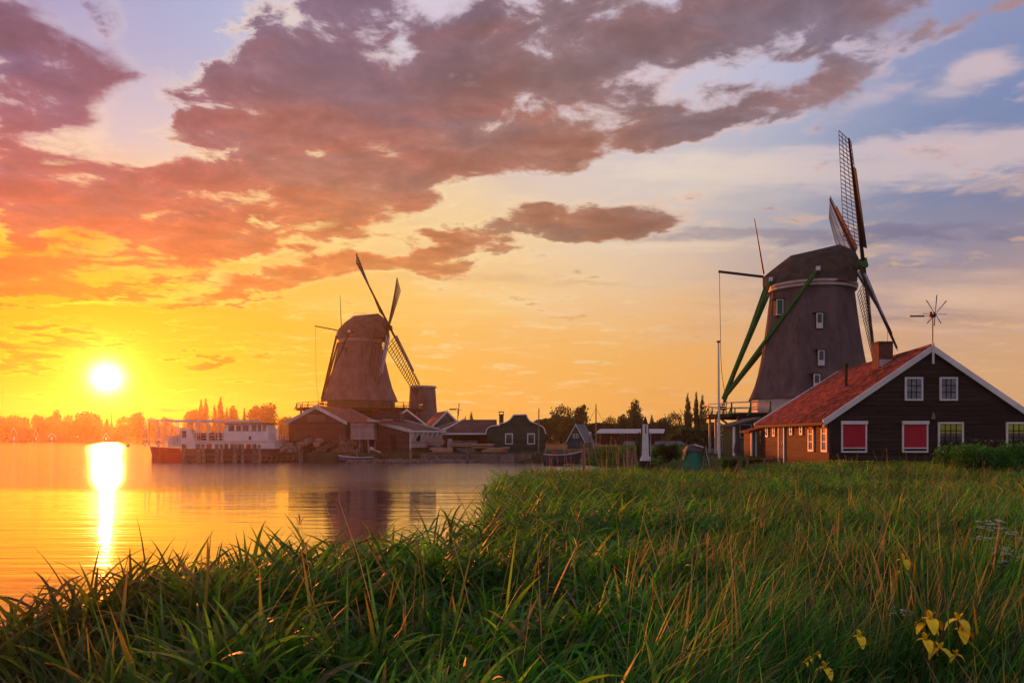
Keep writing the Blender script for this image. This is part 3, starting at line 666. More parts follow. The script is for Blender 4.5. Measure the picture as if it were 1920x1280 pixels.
make_mill('windmill', 'thatched sawmill windmill seen against the sunset, its green railed stage above the timber sheds',
    (at(675.5,700,Y2).x, Y2), 1.2, prof_from(0, Y2, [(752,70),(742,66),(728,60),(708,54.5),(680,48),(655,42),(637,38.5)]), k2(7.05), 8.9*K2,
    [(s_*K2, k2(a_), k2(b_), w_*K2) for s_, a_, b_, w_ in ((-3.45,17.2,18.0,0.8),(-3.0,16.9,18.6,1.8),(-2.0,16.8,19.5,2.6),(-0.7,16.75,20.3,3.1),(1.0,16.75,20.4,3.3),(2.7,16.8,20.5,2.8),(3.5,16.9,19.9,2.1),(3.9,17.1,19.5,1.5))],
    at(729.5,615,112*K2), R(-12.4), R(10.2), 11.5*K2, R(48.4),
    [(0.2*K2, k2(17.5), 4.2*K2), (-2.7*K2, k2(17.4), 1.9*K2)], at(603,748,114.5*K2), ('green_dark','green_dark'),
    (at(640,612,113.5*K2), at(637.5,553,113.5*K2)), (at(590.5,611,114.5*K2), at(632,619,113.6*K2)),
    [(682,656,0.75,1.75,'glass'),(681,711,0.8,1.6,'glass'),(649,660,0.55,1.6,'glass')],
    4.9*K2, 'brownboard', 'darkwood', latw=2.15*K2, green='darkwood', bt=0.11, ringdz=-0.55, nb=19)
m3 = thing('mill_tower', 'bare mill tower without cap or sails, right behind the sawmill', 'mill tower', (at(792.5,780,170).x, 170, 1.0))
MB().lathe([(3.35,-1),(3.25,5.2),(2.95,9.0),(2.72,12.5)], 16, rot=0.2).build('tower', W['thatch'], m3)
MB().lathe([(2.72,12.5),(2.95,12.55),(2.95,12.95),(2.5,13.0)], 16, rot=0.2).build('rim', W['greywhite'], m3)
MB().box(1.2,-3.2,3.4,1.7,-2.7,4.4).build('hatch', W['greywhite'], m3)

# ================================================================== the wooden house at the right
def make_right_house():
    X0, Yf, Z0 = 15.17, 38.0, 1.60
    t = thing('wooden_house', 'black weatherboard house with an orange-red tiled roof and pale bargeboards, at the right edge', 'house', (X0, Yf, Z0))
    Wd, D, he, hr = 9.62, 10.4, 2.32, 5.62; ax = Wd/2; sl = (hr-he)/ax
    MB().prism([(0.06,-1.2),(Wd-0.06,-1.2),(Wd-0.06,he-0.08),(ax,hr-0.14),(0.06,he-0.08)], 0.06, D-0.06).build('wall_core', W['tar'], t)
    # facade boards, one by one, each lapping over the one below
    e = 0.215; k = 0; z = -0.95
    while z < hr-0.25:
        z1 = z+e
        def ext(zz): return 0.0 if zz < he else (zz-he)/sl
        l0, l1 = ext(z), ext(z1)
        j = random.uniform(-0.006, 0.006)
        b = MB().hexa([(l0,-0.045+j,z),(Wd-l0,-0.045+j,z),(Wd-l0,0.02,z),(l0,0.02,z)], [(l1,-0.018+j,z1+0.01),(Wd-l1,-0.018+j,z1+0.01),(Wd-l1,0.02,z1+0.01),(l1,0.02,z1+0.01)])
        b.build('board', W['tar'], t); z = z1; k += 1
    z = -0.95
    while z < he-0.1:
        z1 = min(z+e, he-0.02); j = random.uniform(-0.006, 0.006)
        MB().hexa([(-0.045+j,0.0,z),(0.02,0.0,z),(0.02,D,z),(-0.045+j,D,z)], [(-0.018+j,0.0,z1),(0.02,0.0,z1),(0.02,D,z1),(-0.018+j,D,z1)]).build('board', W['tar_side'], t); z = z1
    MB().box(-0.07,-0.07,-0.95,0.05,-0.048,he-0.05).build('corner_post', W['darkwood'], t)
    # roof slabs (left one carries loose tiles), ridge sags to the back
    oh = 0.34; th = 0.07
    def ridge_z(y): return hr+0.06-0.03*y+0.0016*(y-5)**2
    def rp(u, y):   # u: 0 at the ridge, 1 at the eave (left slope)
        zr = ridge_z(y); ex, ez = -oh, he-oh*sl+0.06
        return Vector((ax+(ex-ax)*u, y, zr+(ez-zr)*u))
    b = MB(); ys = [-0.12+i*(D+0.24)/8 for i in range(9)]
    for y0, y1 in zip(ys, ys[1:]):
        b.hexa([rp(0,y0)-Vector((0,0,th)), rp(0,y1)-Vector((0,0,th)), rp(1,y1)-Vector((0,0,th)), rp(1,y0)-Vector((0,0,th))], [rp(0,y0), rp(0,y1), rp(1,y1), rp(1,y0)])
    b.build('roof_boarding', W['darkwood'], t)
    b = MB()
    for y0, y1 in zip(ys, ys[1:]):
        mir = lambda p: Vector((2*ax-p.x, p.y, p.z))
        b.hexa([mir(rp(0,y0)), mir(rp(1,y0)), mir(rp(1,y1)), mir(rp(0,y1))], [mir(rp(0,y0))+Vector((0,0,0.12)), mir(rp(1,y0))+Vector((0,0,0.12)), mir(rp(1,y1))+Vector((0,0,0.12)), mir(rp(0,y1))+Vector((0,0,0.12))])
    b.build('roof', W['tile_far'], t, label='right slope of the tiled roof')
    # pantiles: S-shaped, each lapped on the next
    tw, tl = 0.235, 0.33; S = (rp(0,0)-rp(1,0)).length; rows = int(S/tl); cols = int((D+0.3)/tw)
    vs = []; prof_ = [(0,0.0),(0.06,0.045),(0.12,0.05),(0.17,0.012),(0.235,0.004),(0.25,0.02)]
    for yy in (0, 1):
        for (px_, pz_) in prof_: vs.append((px_, yy*(tl+0.05), pz_+(0.028 if yy == 0 else 0.0)))
    for (px_, pz_) in prof_: vs.append((px_, 0, pz_-0.005))
    n = len(prof_); fs = [(i, i+1, n+i+1, n+i) for i in range(n-1)]+[(2*n+i, 2*n+i+1, i+1, i) for i in range(n-1)]
    tm = []
    for q in range(3):
        me = MB().add(vs, fs).mesh('tile'); me.materials.append(W['tile']); tm.append(me)
    cells = []
    for r in range(rows+1):
        for c in range(cols):
            y = -0.14+c*tw; u = 1.0-(r*tl-0.05)/S
            if u < 0.02: continue
            cells.append((38+y, r, c, u, y))
    cells.sort(); stuff = MB(); cnt = 0
    for (_, r, c, u, y) in cells:
        p = rp(min(u, 1.01), y); up = (rp(0,y)-rp(1,y)).normalized()
        wob = 0.012*math.sin(c*0.7+r*1.3); p = p+Vector((0,0,0.012+wob*0.5+0.02*vn(c*0.22, r*0.35)))
        yaw = random.uniform(-0.03, 0.03)
        # local frame: x -> depth (y world), y -> up slope
        xa = Vector((0,1,0)); ya = up; xa = (xa+ya*yaw).normalized(); za = ya.cross(xa)*-1
        za = xa.cross(ya); 
        if za.z < 0: za = -za
        Mx = Matrix((xa, ya, za)).transposed().to_4x4(); Mx.translation = p
        if cnt < 300:
            o = bpy.data.objects.new('tile', tm[random.randrange(3)]); col.objects.link(o); o.parent = t; o.matrix_local = Mx; cnt += 1
        else:
            stuff.add([Mx@Vector(v) for v in vs], fs)
    stuff.build('tile', W['tile'], t, kind='stuff')
    for i in range(26):
        y = -0.1+i*0.405; 
        if y > D: break
        MB().tube((ax, y, ridge_z(y)+0.02), (ax, y+0.43, ridge_z(y+0.43)+0.035), 0.12, 0.11, 8).build('ridge_tile', W['tile'], t)
    # bargeboards, gutter board, finial
    for sg in (0, 1):
        f = (lambda x: x) if sg == 0 else (lambda x: Wd-x)
        MB().prism([(f(-oh-0.06), he-oh*sl-0.17), (f(ax), hr-0.13), (f(ax), hr+0.17), (f(-oh-0.06), he-oh*sl+0.15)], -0.21, -0.14).build('bargeboard', W['white'], t)
        MB().prism([(f(-oh-0.06), he-oh*sl-0.10), (f(ax), ridge_z(D)-0.2), (f(ax), ridge_z(D)+0.1), (f(-oh-0.06), he-oh*sl+0.20)], D+0.12, D+0.19).build('bargeboard', W['white'], t)
    MB().box(-oh-0.09, -0.16, he-oh*sl-0.10, -oh-0.04, D+0.1, he-oh*sl+0.05).build('gutter_board', W['tar_side'], t)
    MB().box(ax-0.05,-0.25,hr-0.72,ax+0.05,-0.212,hr+0.26).build('finial', W['white'], t)
    br = MB().prism([(0,0),(-0.36,0),(0,-0.34)], 0, 0.10).mesh('eave_bracket'); br.materials.append(W['tar_side'])
    for i in range(13): inst(br, 'eave_bracket', t, (-0.045, 0.35+i*0.78, he-0.10))
    # facade windows
    def fx(px_): return (px_-HX)*Yf/F-X0
    def fz_(py_): return CZ-(py_-HY)*Yf/F-Z0
    for (xa, ya, xb, yb, kind_) in ((1576,790,1624,848,'blind'),(1690,790,1738.5,848,'blind'),(1757,791,1805,848.5,'sash'),(1884.5,791,1933,848.5,'sash'),(1695,707,1729,751,'small'),(1760,707,1794,751,'small')):
        x, z, w, h = fx(xa), fz_(yb), fx(xb)-fx(xa), fz_(ya)-fz_(yb)
        if kind_ == 'small':
            window(t, x, z, w, h, -0.05, 0.085, 'netcurtain', 3, 3, 'white', bars='darkwood')
        elif kind_ == 'blind':
            fr_ = window(t, x, z, w, h, -0.05, 0.075, 'glass', 1, 1, 'white')
            b = MB().box(x+0.075, -0.09, z+0.24, x+w-0.075, -0.073, z+h-0.14); b.build('roller_blind', W['blind'], fr_)
            MB().box(x+0.06, -0.11, z+0.19, x+w-0.06, -0.07, z+0.24).build('blind_rail', W['white'], fr_)
            MB().box(x-0.02, -0.17, z+h-0.13, x+w+0.02, -0.07, z+h+0.03).build('blind_box', W['white'], fr_)
        else:
            fr_ = window(t, x, z, w, h, -0.05, 0.085, 'glass', 4, 4, 'white', bars='darkwood')
            MB().box(x+0.09, -0.064, z+h*0.64, x+w-0.09, -0.0725, z+h-0.09).build('curtain', W['curtain'], fr_)
    # side windows and door (they face the river)
    def sy(px_): return X0*F/(px_-HX)-Yf
    def sz(px_, py_): return CZ-(py_-HY)*(X0/(px_-HX))-Z0
    for (c, y0, y1, w) in ((1440.5,799,819,0.42),(1453.5,798,818,0.42),(1486,796,815,0.42),(1505,795,815,0.42)):
        zz0, zz1 = sz(c, y1), sz(c, y0); window(t, sy(c)-w/2, zz0, w, zz1-zz0, -0.05, 0.09, 'glass_light', 1, 2, 'white', axis='x')
    for (c, y0, y1, w) in ((1523.5,795,846,0.74),(1548.5,793,847,0.72)):
        zz0, zz1 = sz(c, y1), sz(c, y0); fr_ = window(t, sy(c)-w/2, zz0, w, zz1-zz0, -0.05, 0.10, 'glass_light', 1, 3, 'white', axis='x')
        MB().box(-0.11, sy(c)-w/2-0.03, zz1-0.26, -0.075, sy(c)+w/2+0.03, zz1-0.03).build('blind_box', W['blind'], fr_)
    yd = sy(1468.5); d = MB().box(-0.10, yd-0.42, -0.5, -0.05, yd+0.42, 1.95).build('door', W['oldwood'], t)
    for s in (-0.47, 0.42): MB().box(-0.13, yd+s, -0.5, -0.046, yd+s+0.09, 2.05).build('door_frame', W['white'], d)
    MB().box(-0.16, yd-0.28, 0.95, -0.10, yd-0.22, 1.08).build('handle', W['iron'], d)
    # chimney, vent pipe, wall lamp
    y = 3.0; c = MB().box(ax-1.10, y, 4.6, ax-0.36, y+0.75, 6.28).build('chimney', W['brick'], t)
    MB().box(ax-1.15, y-0.05, 6.28, ax-0.31, y+0.80, 6.35).build('chimney_cap', W['brick'], c)
    MB().box(ax-1.07, y-0.03, 5.05, ax-0.34, y+0.0, 5.42).build('flashing', W['greywhite'], c)
    MB().tube((ax-0.45, y+0.4, 6.35), (ax-0.45, y+0.4, 7.1), 0.012, n=5).build('aerial', W['iron'], c)
    v = MB().tube((ax-2.32, 4.1, 4.1), (ax-2.32, 4.1, 5.15), 0.08, n=8).tube((ax-2.32, 4.1, 5.15), (ax-2.32, 4.1, 5.3), 0.13, n=8).build('vent_pipe', W['iron'], t)
    xl, zl = fx(1748), fz_(780); lm = MB().tube((xl,-0.10,zl-0.14),(xl,-0.10,zl+0.12),0.10,0.06,8).bar((xl,-0.02,zl+0.1),(xl,-0.12,zl+0.16),0.04).build('wall_lamp', W['oldwood'], t)
    MB().box(0.3,-0.16,-0.55,Wd,-0.05,-0.38).build('plinth_board', W['darkwood'], t)
    # toy wind wheel on the gable
    g = thing('wind_wheel', 'small wind wheel with a flat tail vane on a pole above the house gable', 'wind wheel', (X0+ax, Yf-0.18, Z0+hr+0.2))
    MB().tube((0,0,-0.1),(0,0,1.30),0.025,n=6).build('pole', W['iron'], g)
    MB().box(-0.13,-0.09,1.28,0.10,0.09,1.40).tube((-0.16,0,1.36),(0.17,0,1.40),0.05,n=8).box(-0.15,-0.05,1.40,-0.05,0.05,1.55).box(0.02,-0.05,1.40,0.11,0.05,1.53).build('hub', W['iron'], g)
    MB().box(-1.08,-0.012,1.30,-0.40,0.012,1.38).bar((-0.42,0,1.34),(-0.1,0,1.34),0.02).build('tail_vane', W['oldwood'], g)
    for i in range(8):
        aa = i*math.pi/4+0.12; ln = 0.55+0.35*max(0, math.cos(aa))
        dv = Vector((0.42*math.sin(aa), -0.62*math.sin(aa), math.cos(aa))).normalized()
        MB().bar(Vector((0.12,0,1.44))+dv*0.05, Vector((0.12,0,1.44))+dv*ln, 0.03, 0.014, w2=0.055).build('blade', W['oldwood'], g)
    return t
def vn(x, y): return float(vnoise(np.array([x]), np.array([y]))[0])
make_right_house()

# ================================================================== sheds and houses round the sawmill
def loc_(px_, py_, Y, z=None):
    p = at(px_, py_, Y); return (p.x, Y, z if z is not None else p.z)
# 1: big shed with the gable to the water
Ya = 103.0; p0 = at(541, 850, Ya); wA = 7.9
sA = gable_house('timber_shed', 'large dark timber shed with broad pale bargeboards, its gable facing the log ramp', 'shed', (p0.x, Ya, 1.2), R(-13), wA, 10.0, at(0,791,Ya).z-1.2, at(0,763,Ya).z-1.2, 'brownboard', 'tile_far', 'greywhite', 0.35, 0.14, 0.42)
MB().box(0.1,-0.10,1.35+2.2,wA-0.1,-0.02,1.55+2.2).build('cross_beam', W['darkwood'], sA)
MB().box(2.7,-0.06,3.9,5.1,-0.02,4.75).build('hatch', W['oldwood'], sA)
MB().box(5.6,-0.12,-0.5,6.7,-0.03,1.6).build('door', W['darkwood'], sA)
# white boarded recess beside it
q = at(657, 850, 101.5); sr = thing('boarded_bay', 'pale boarded bay on bare timber props, just right of the large dark shed', 'shed', (q.x, 101.5, 1.2), R(-6))
MB().box(0,0,1.55,3.1,3.2,3.65).build('wall', W['greyboard'], sr)
MB().box(-0.2,-0.15,3.65,5.2,3.5,3.80).build('roof', W['tile_far'], sr)
for k in range(5): MB().bar((0.35+k*0.66,0.25+0.15*(k%2),-0.6),(0.15+k*0.7+0.3*math.sin(k*2),0.3,1.56),0.22,0.2).build('prop', W['greyboard'] if k%2 else W['oldwood'], sr)
# 2: lean-to standing cornerwise
C2 = at(768.5, 850, 100.0); 
def make_leanto():
    u = Vector((0.476, 0.879, 0)); v = Vector((-0.879, 0.476, 0)); rz = math.atan2(-v.y, -v.x)
    t = thing('lean_to', 'lean-to shed with one pale boarded side and white eave brackets below the sawmill stage', 'shed', (C2.x, C2.y, 1.2))
    l, w = 7.4, 6.4; z0 = at(0,808,100).z-1.2; z1 = z0+1.45
    def P(a, b, z): r = u*a+v*b; return (r.x, r.y, z)
    MB().hexa([P(0,0.02,-0.8),P(l,0.02,-0.8),P(l,w,-0.8),P(0,w,-0.8)],[P(0,0.02,z0-0.1),P(l,0.02,z0-0.1),P(l,w,z1-0.1),P(0,w,z1-0.1)]).build('wall', W['brownboard'], t)
    MB().hexa([P(0.05,-0.04,0.55),P(l,-0.04,0.55),P(l,0.015,0.55),P(0.05,0.015,0.55)],[P(0.05,-0.04,z0-0.1),P(l,-0.04,z0-0.1),P(l,0.015,z0-0.1),P(0.05,0.015,z0-0.1)]).build('side_boards', W['greyboard'], t)
    MB().hexa([P(-0.2,-0.35,z0-0.12),P(l+.2,-0.35,z0-0.12),P(l+.2,w,z1-0.04),P(-0.2,w,z1-0.04)],[P(-0.2,-0.35,z0),P(l+.2,-0.35,z0),P(l+.2,w,z1+0.08),P(-0.2,w,z1+0.08)]).build('roof', W['rooffelt'], t)
    for a in (-0.28, l+0.2): MB().bar(P(a,-0.42,z0-0.02), P(a,w+0.1,z1+0.06), 0.09, 0.42).build('bargeboard', W['greywhite'], t)
    MB().bar(P(-0.3,-0.42,z0-0.02), P(l+0.25,-0.42,z0-0.02), 0.08, 0.16).build('fascia', W['white'], t)
    for k in range(7):
        a = 0.3+k*1.1; MB().bar(P(a,-0.06,z0-0.75), P(a,-0.38,z0-0.12), 0.09, 0.14).bar(P(a,-0.06,z0-0.85), P(a,-0.06,z0-0.1), 0.08).build('eave_bracket', W['white'], t)
    MB().bar(P(0,-0.05,-0.5), P(0,-0.05,z0-0.1), 0.12).build('corner_board', W['white'], t)
    a = 1.3; MB().hexa([P(a,-0.07,1.35),P(a+.9,-0.07,1.35),P(a+.9,-0.04,1.35),P(a,-0.04,1.35)],[P(a,-0.07,2.1),P(a+.9,-0.07,2.1),P(a+.9,-0.04,2.1),P(a,-0.04,2.1)]).build('window', W['glass'], t)
    MB().bar(P(-0.03,2.2,-0.5), P(-0.03,2.2,2.1), 0.02, 1.4, up=(0,0,1)).build('door', W['darkwood'], t)
make_leanto()
# sawmill window, under the stage (own small bay of the mill base)
wb = thing('glazed_bay', 'small bay with a bright many-paned window under the sawmill stage', 'shed', loc_(700, 800, 106.8, 1.2))
MB().box(0,0,0,3.6,2.5,5.2).build('wall', W['brownboard'], wb)
window(wb, 1.25, 3.0, 1.35, 1.25, -0.02, 0.08, 'lit_glass', 4, 2, 'greywhite') if 'lit_glass' in W else window(wb, 1.25, 3.0, 1.35, 1.25, -0.02, 0.08, 'netcurtain', 4, 2, 'greywhite')
# 3, 4: small houses behind
p = at(808, 820, 138); h3 = gable_house('cottage', 'small cottage with orange tiled roof and scalloped white bargeboards, right of the bare mill tower', 'house', (p.x, 138, 1.2), R(16), 5.6, 9, at(0,801,138).z-1.2, at(0,771,138).z-1.2, 'tealboard', 'tile_far', 'white', 0.3, 0.12, 0.30)
window(h3, 2.4, 2.1, 0.9, 1.0, -0.03, 0.1, 'glass', 1, 1)
MB().bar((2.8,-0.1,5.9),(2.8,-0.1,6.9),0.06).build('finial', W['white'], h3)
for k in range(7):
    f_ = k/7; MB().bar((-0.3+3.1*f_,-0.28,3.35+2.75*f_),(-0.3+3.1*f_,-0.28,3.05+2.75*f_),0.16,0.05).build('scallop', W['white'], h3)
p = at(725, 820, 128); h4 = gable_house('storage_shed', 'reddish gabled shed with white bargeboards between the sawmill and the bare mill tower', 'shed', (p.x, 128, 1.2), R(8), 6.4, 8, at(0,797,128).z-1.2, at(0,768,128).z-1.2, 'brownboard', 'tile_far', 'white', 0.3, 0.12, 0.26)
p = at(826, 820, 122); h4b = gable_house('outhouse', 'low outhouse whose white-edged roof slopes down in front of the orange-roofed cottage', 'shed', (p.x, 122, 1.2), R(20), 4.2, 6, at(0,806,122).z-1.2, at(0,789,122).z-1.2, 'brownboard', 'rooffelt', 'white', 0.2, 0.10, 0.2, apex=0.95)
kw = thing('wind_wheel', 'small wind wheel on a tall pole behind the orange-roofed cottage', 'wind wheel', loc_(858.5, 800, 132, 1.2))
zt_ = at(0, 767, 132).z-1.2
MB().tube((0,0,-1),(0,0,zt_),0.07,n=6).build('pole', W['iron'], kw); MB().box(-1.4,-0.03,zt_-0.12,-0.3,0.03,zt_+0.12).bar((-0.3,0,zt_),(0,0,zt_),0.06).build('tail_vane', W['oldwood'], kw)
for i in range(4):
    aa = R(9+90*i); dv = Vector((0.35*math.sin(aa), 0.9*math.sin(aa), math.cos(aa))).normalized()
    MB().bar(Vector((0.15,0,zt_)), Vector((0.15,0,zt_))+dv*1.05, 0.10, 0.03, w2=0.16).build('blade', W['oldwood'], kw)
# 5: long open timber store
p = at(829, 845, 108); zE = at(0, 812, 108).z; zR = at(0, 786.5, 111.5).z
t5 = thing('timber_store', 'long low open-fronted store with a wide reddish roof, planks stacked in front of it', 'shed', (p.x, 108, 1.2))
w5 = at(930, 0, 108).x-p.x
MB().hexa([(-0.4,-0.4,zE-1.32),(w5,-0.4,zE-1.32),(w5,5,zR-1.3),(2.6,5,zR-1.3)],[(-0.4,-0.4,zE-1.2),(w5,-0.4,zE-1.2),(w5,5,zR-1.15),(2.6,5,zR-1.15)]).build('roof', W['rooffelt'], t5)
MB().hexa([(w5-2.5,5,zR-1.3),(w5,5,zR-1.3),(w5,10,zE-1.3),(0,10,zE-1.3)],[(2.6,5,zR-1.15),(w5,5,zR-1.15),(w5,10,zE-1.2),(-0.4,10,zE-1.2)]).build('roof', W['rooffelt'], t5)
MB().box(-0.4,-0.50,zE-1.38,w5-0.1,-0.41,zE-1.16).build('fascia', W['white'], t5)
MB().bar((-0.45,-0.4,zE-1.2),(2.6,5,zR-1.12),0.16,0.2).build('bargeboard', W['white'], t5)
MB().box(0,3.5,-0.6,w5,3.7,zE-1.0).build('back_wall', W['tar_side'], t5)
MB().box(w5-1.8,0.1,-0.6,w5-0.02,3.4,zE-1.35).build('side_room', W['tar_side'], t5)
for k in range(4): MB().bar((0.2+k*1.6,0,-0.6),(0.2+k*1.6,0,zE-1.32),0.16).build('post', W['darkwood'], t5)
MB().box(0.75,-0.3,0.2,1.35,-0.2,1.65).build('white_panel', W['greywhite'], t5)
# 6: bell-gabled green house
Y6 = 106.0
def make_bell():
    pts = [(935,852),(931,838),(923,824),(911,813),(912,806),(915,802),(920,799),(928,797.5),(937,796.5),(938,793.5),(945,792.5),(951,790),(956,786.5),(960,782),(963,777.5),(987,777),(988.5,782),(992,787),(996,790.5),(1003,793),(1009,795),(1010,797),(1015,798),(1019,801),(1021.5,806),(1023,813),(1023,852)]
    o = at(911, 845, Y6); t = thing('green_house', 'dark green wooden house with a curved white-edged bell gable and two white windows', 'house', (o.x, Y6, 1.2))
    P = [((x-HX)*Y6/F-o.x, CZ-(y-HY)*Y6/F-1.2) for x, y in pts]
    MB().prism(P, 0, 0.25).build('gable', W['greenboard'], t)
    tr = MB(); inn = P[3:26]
    for a, b in zip(inn, inn[1:]): tr.bar((a[0],-0.05,a[1]), (b[0],-0.05,b[1]), 0.30, 0.13)
    tr.build('gable_trim', W['white'], t)
    zr = P[14][1]-0.1
    MB().prism([(P[4][0]+0.1,-0.6),(P[25][0]-0.1,-0.6),(P[25][0]-0.1,P[4][1]-0.3),(P[15][0]-0.9,zr-0.5),(P[4][0]+0.1,P[4][1]-0.3)], 0.26, 9).build('wall', W['greenboard'], t)
    xm = (P[14][0]+P[15][0])/2
    for s in (0, 1):
        xe = P[4][0]-0.1 if s == 0 else P[25][0]+0.1
        MB().prism([(xe, P[4][1]-0.35), (xm, zr-0.35), (xm, zr-0.2), (xe, P[4][1]-0.15)], 0.27, 9.2).build('roof', W['rooffelt'], t)
    for xa, xb in ((947,961.5),(988.5,1003)):
        x = (xa-HX)*Y6/F-o.x; w = (xb-xa)*Y6/F; z = CZ-(832.5-HY)*Y6/F-1.2; h = 20.5*Y6/F
        window(t, x, z, w, h, -0.02, 0.13, 'glass', 1, 1)
    ch = at(940, 790, Y6+3); x = ch.x-o.x; zt = at(0,772.5,Y6+3).z-1.2
    c = MB().box(x-0.30,3,2.5,x+0.30,3.6,zt-0.35).build('chimney', W['brick'], t)
    MB().box(x-0.36,2.95,zt-0.37,x+0.36,3.65,zt-0.27).box(x-0.33,2.97,zt-0.27,x-0.24,3.6,zt).box(x+0.24,2.97,zt-0.27,x+0.33,3.6,zt).box(x-0.38,2.93,zt,x+0.38,3.67,zt+0.12).build('chimney_cap', W['brick'], c)
make_bell()
# 7: little steep house, dormer
p = at(1064, 824, 130); h7 = gable_house('cottage', 'small blue-green cottage with a steep white-edged gable, under the trees left of the bare mast', 'house', (p.x, 130, 1.0), R(-22), 2.9, 4.5, 0.9+0.6, at(0,796,130).z-1.0, 'tealboard', 'tealroof', 'white', 0.25, 0.1, 0.16)
for x in (0.95, 1.5): window(h7, x, 1.9, 0.36, 0.75, -0.02, 0.07, 'netcurtain', 1, 1)
# 8: long barn
p = at(1124, 828, 172); zE = at(0, 811.5, 172).z-1; zR = at(0, 803.5, 176).z-1; w8 = at(1242, 0, 172).x-p.x
b8 = thing('long_barn', 'long low barn with a pale metal roof and open dark front, behind the mooring place', 'barn', (p.x, 172, 1.0))
MB().hexa([(-1,-0.5,zE-0.1),(w8+0.2,-0.5,zE-0.1),(w8+1.5,5,zR-0.1),(0.7,5,zR-0.1)],[(-1,-0.5,zE),(w8+0.2,-0.5,zE),(w8+1.5,5,zR),(0.7,5,zR)]).build('roof', W['metalroof'], b8)
MB().hexa([(w8+1.5,5,zR-0.1),(0.7,5,zR-0.1),(0.7,10,zE-0.1),(w8+1.5,10,zE-0.1)],[(w8+1.5,5,zR),(0.7,5,zR),(0.7,10,zE),(w8+1.5,10,zE)]).build('roof', W['metalroof'], b8)
MB().box(0.5,2.0,-1,w8,2.3,zE+0.2).build('back_wall', W['darkwood'], b8)
MB().add([(w8+0.2,-0.4,-1),(w8+1.8,10,-1),(w8+1.8,10,zE-0.1),(w8+1.6,5,zR-0.1),(w8+0.2,-0.4,zE-0.1)],[(0,1,2,3,4)]).build('gable_wall', W['brickpink'], b8)
for k in range(9): MB().bar((0.3+k*w8/8.2,-0.3,-1),(0.3+k*w8/8.2,-0.3,zE-0.1),0.16).build('post', W['darkwood'], b8)
# low dark roofs at the mooring
for i, (xa, xb, ya, yb, Y, lab) in enumerate(((1167,1207,828,836,104,'short low dark roof of a boathouse left of the white pointed column'),(1226,1290,828,836,100,'long low dark roof of a boathouse right of the white pointed column'))):
    p = at(xa, yb, Y); w = at(xb, 0, Y).x-p.x; z0 = p.z-1; z1 = at(0, ya, Y+2).z-1
    t = thing('boathouse', lab, 'boathouse', (p.x, Y, 1.0), 0, 'low boathouses at the mooring')
    MB().hexa([(0,0,z0),(w,0,z0),(w-0.4,2.4,z1),(0.6,2.4,z1)],[(0,0,z0+0.08),(w,0,z0+0.08),(w-0.4,2.4,z1+0.08),(0.6,2.4,z1+0.08)]).build('roof', W['slate'], t)
    MB().box(0.3,0.4,-0.8,w-0.3,2.3,z0-0.01).build('wall', W['darkwood'], t)
# 9: green cabin under the big mill's stage
Y9 = 62.0; p = at(1378, 850, Y9); w9 = at(1424, 0, Y9).x-p.x
t9 = thing('green_cabin', 'dark green cabin under the stage of the large mill, with a lit wall lamp', 'cabin', (p.x, Y9, 1.4))
zl, zr_ = at(0,797,Y9).z-1.4, at(0,784,Y9).z-1.4
MB().prism([(0,-0.6),(w9,-0.6),(w9,zr_),(0,zl)],0,3.5).build('wall', W['green_dark'], t9)
MB().prism([(-0.3,zl-0.1),(w9+0.1,zr_),(w9+0.1,zr_+0.12),(-0.3,zl+0.04)],-0.25,3.7).build('roof', W['oldwood'], t9)
window(t9, (1386.5-HX)*Y9/F-p.x, at(0,820.5,Y9).z-1.4, 0.92, 1.05, -0.02, 0.06, 'glass', 1, 1, 'greenframe')
MB().box(-0.10,-0.06,-0.5,0.0,0.30,zl-0.1).build('sunlit_edge_strip', W['white'], t9)  # white strip painted in for the narrow sunlit edge of the cabin
lz = at(1402, 833, Y9); l_ = MB().tube((lz.x-p.x,-0.16,lz.z-1.4-0.09),(lz.x-p.x,-0.16,lz.z-1.4+0.09),0.055,n=8).build('wall_lamp', W['lampglow'], t9)
# porch at the back corner of the wooden house
tp_ = thing('porch', 'small tiled porch at the far corner of the wooden house', 'porch', (14.75, 48.6, 1.5))
MB().hexa([(-0.35,-0.2,1.80),(0.42,-0.2,1.95),(0.42,1.9,1.95),(-0.35,1.9,1.80)],[(-0.35,-0.2,1.90),(0.42,-0.2,2.10),(0.42,1.9,2.10),(-0.35,1.9,1.90)]).build('roof', W['tile'], tp_)
for x in (-0.15, 0.12): MB().box(x,0,-0.5,x+0.08,0.12,1.84).build('post', W['white'], tp_)
MB().box(-0.1,0.05,-0.5,-0.06,1.7,1.82).build('screen', W['tar_side'], tp_)

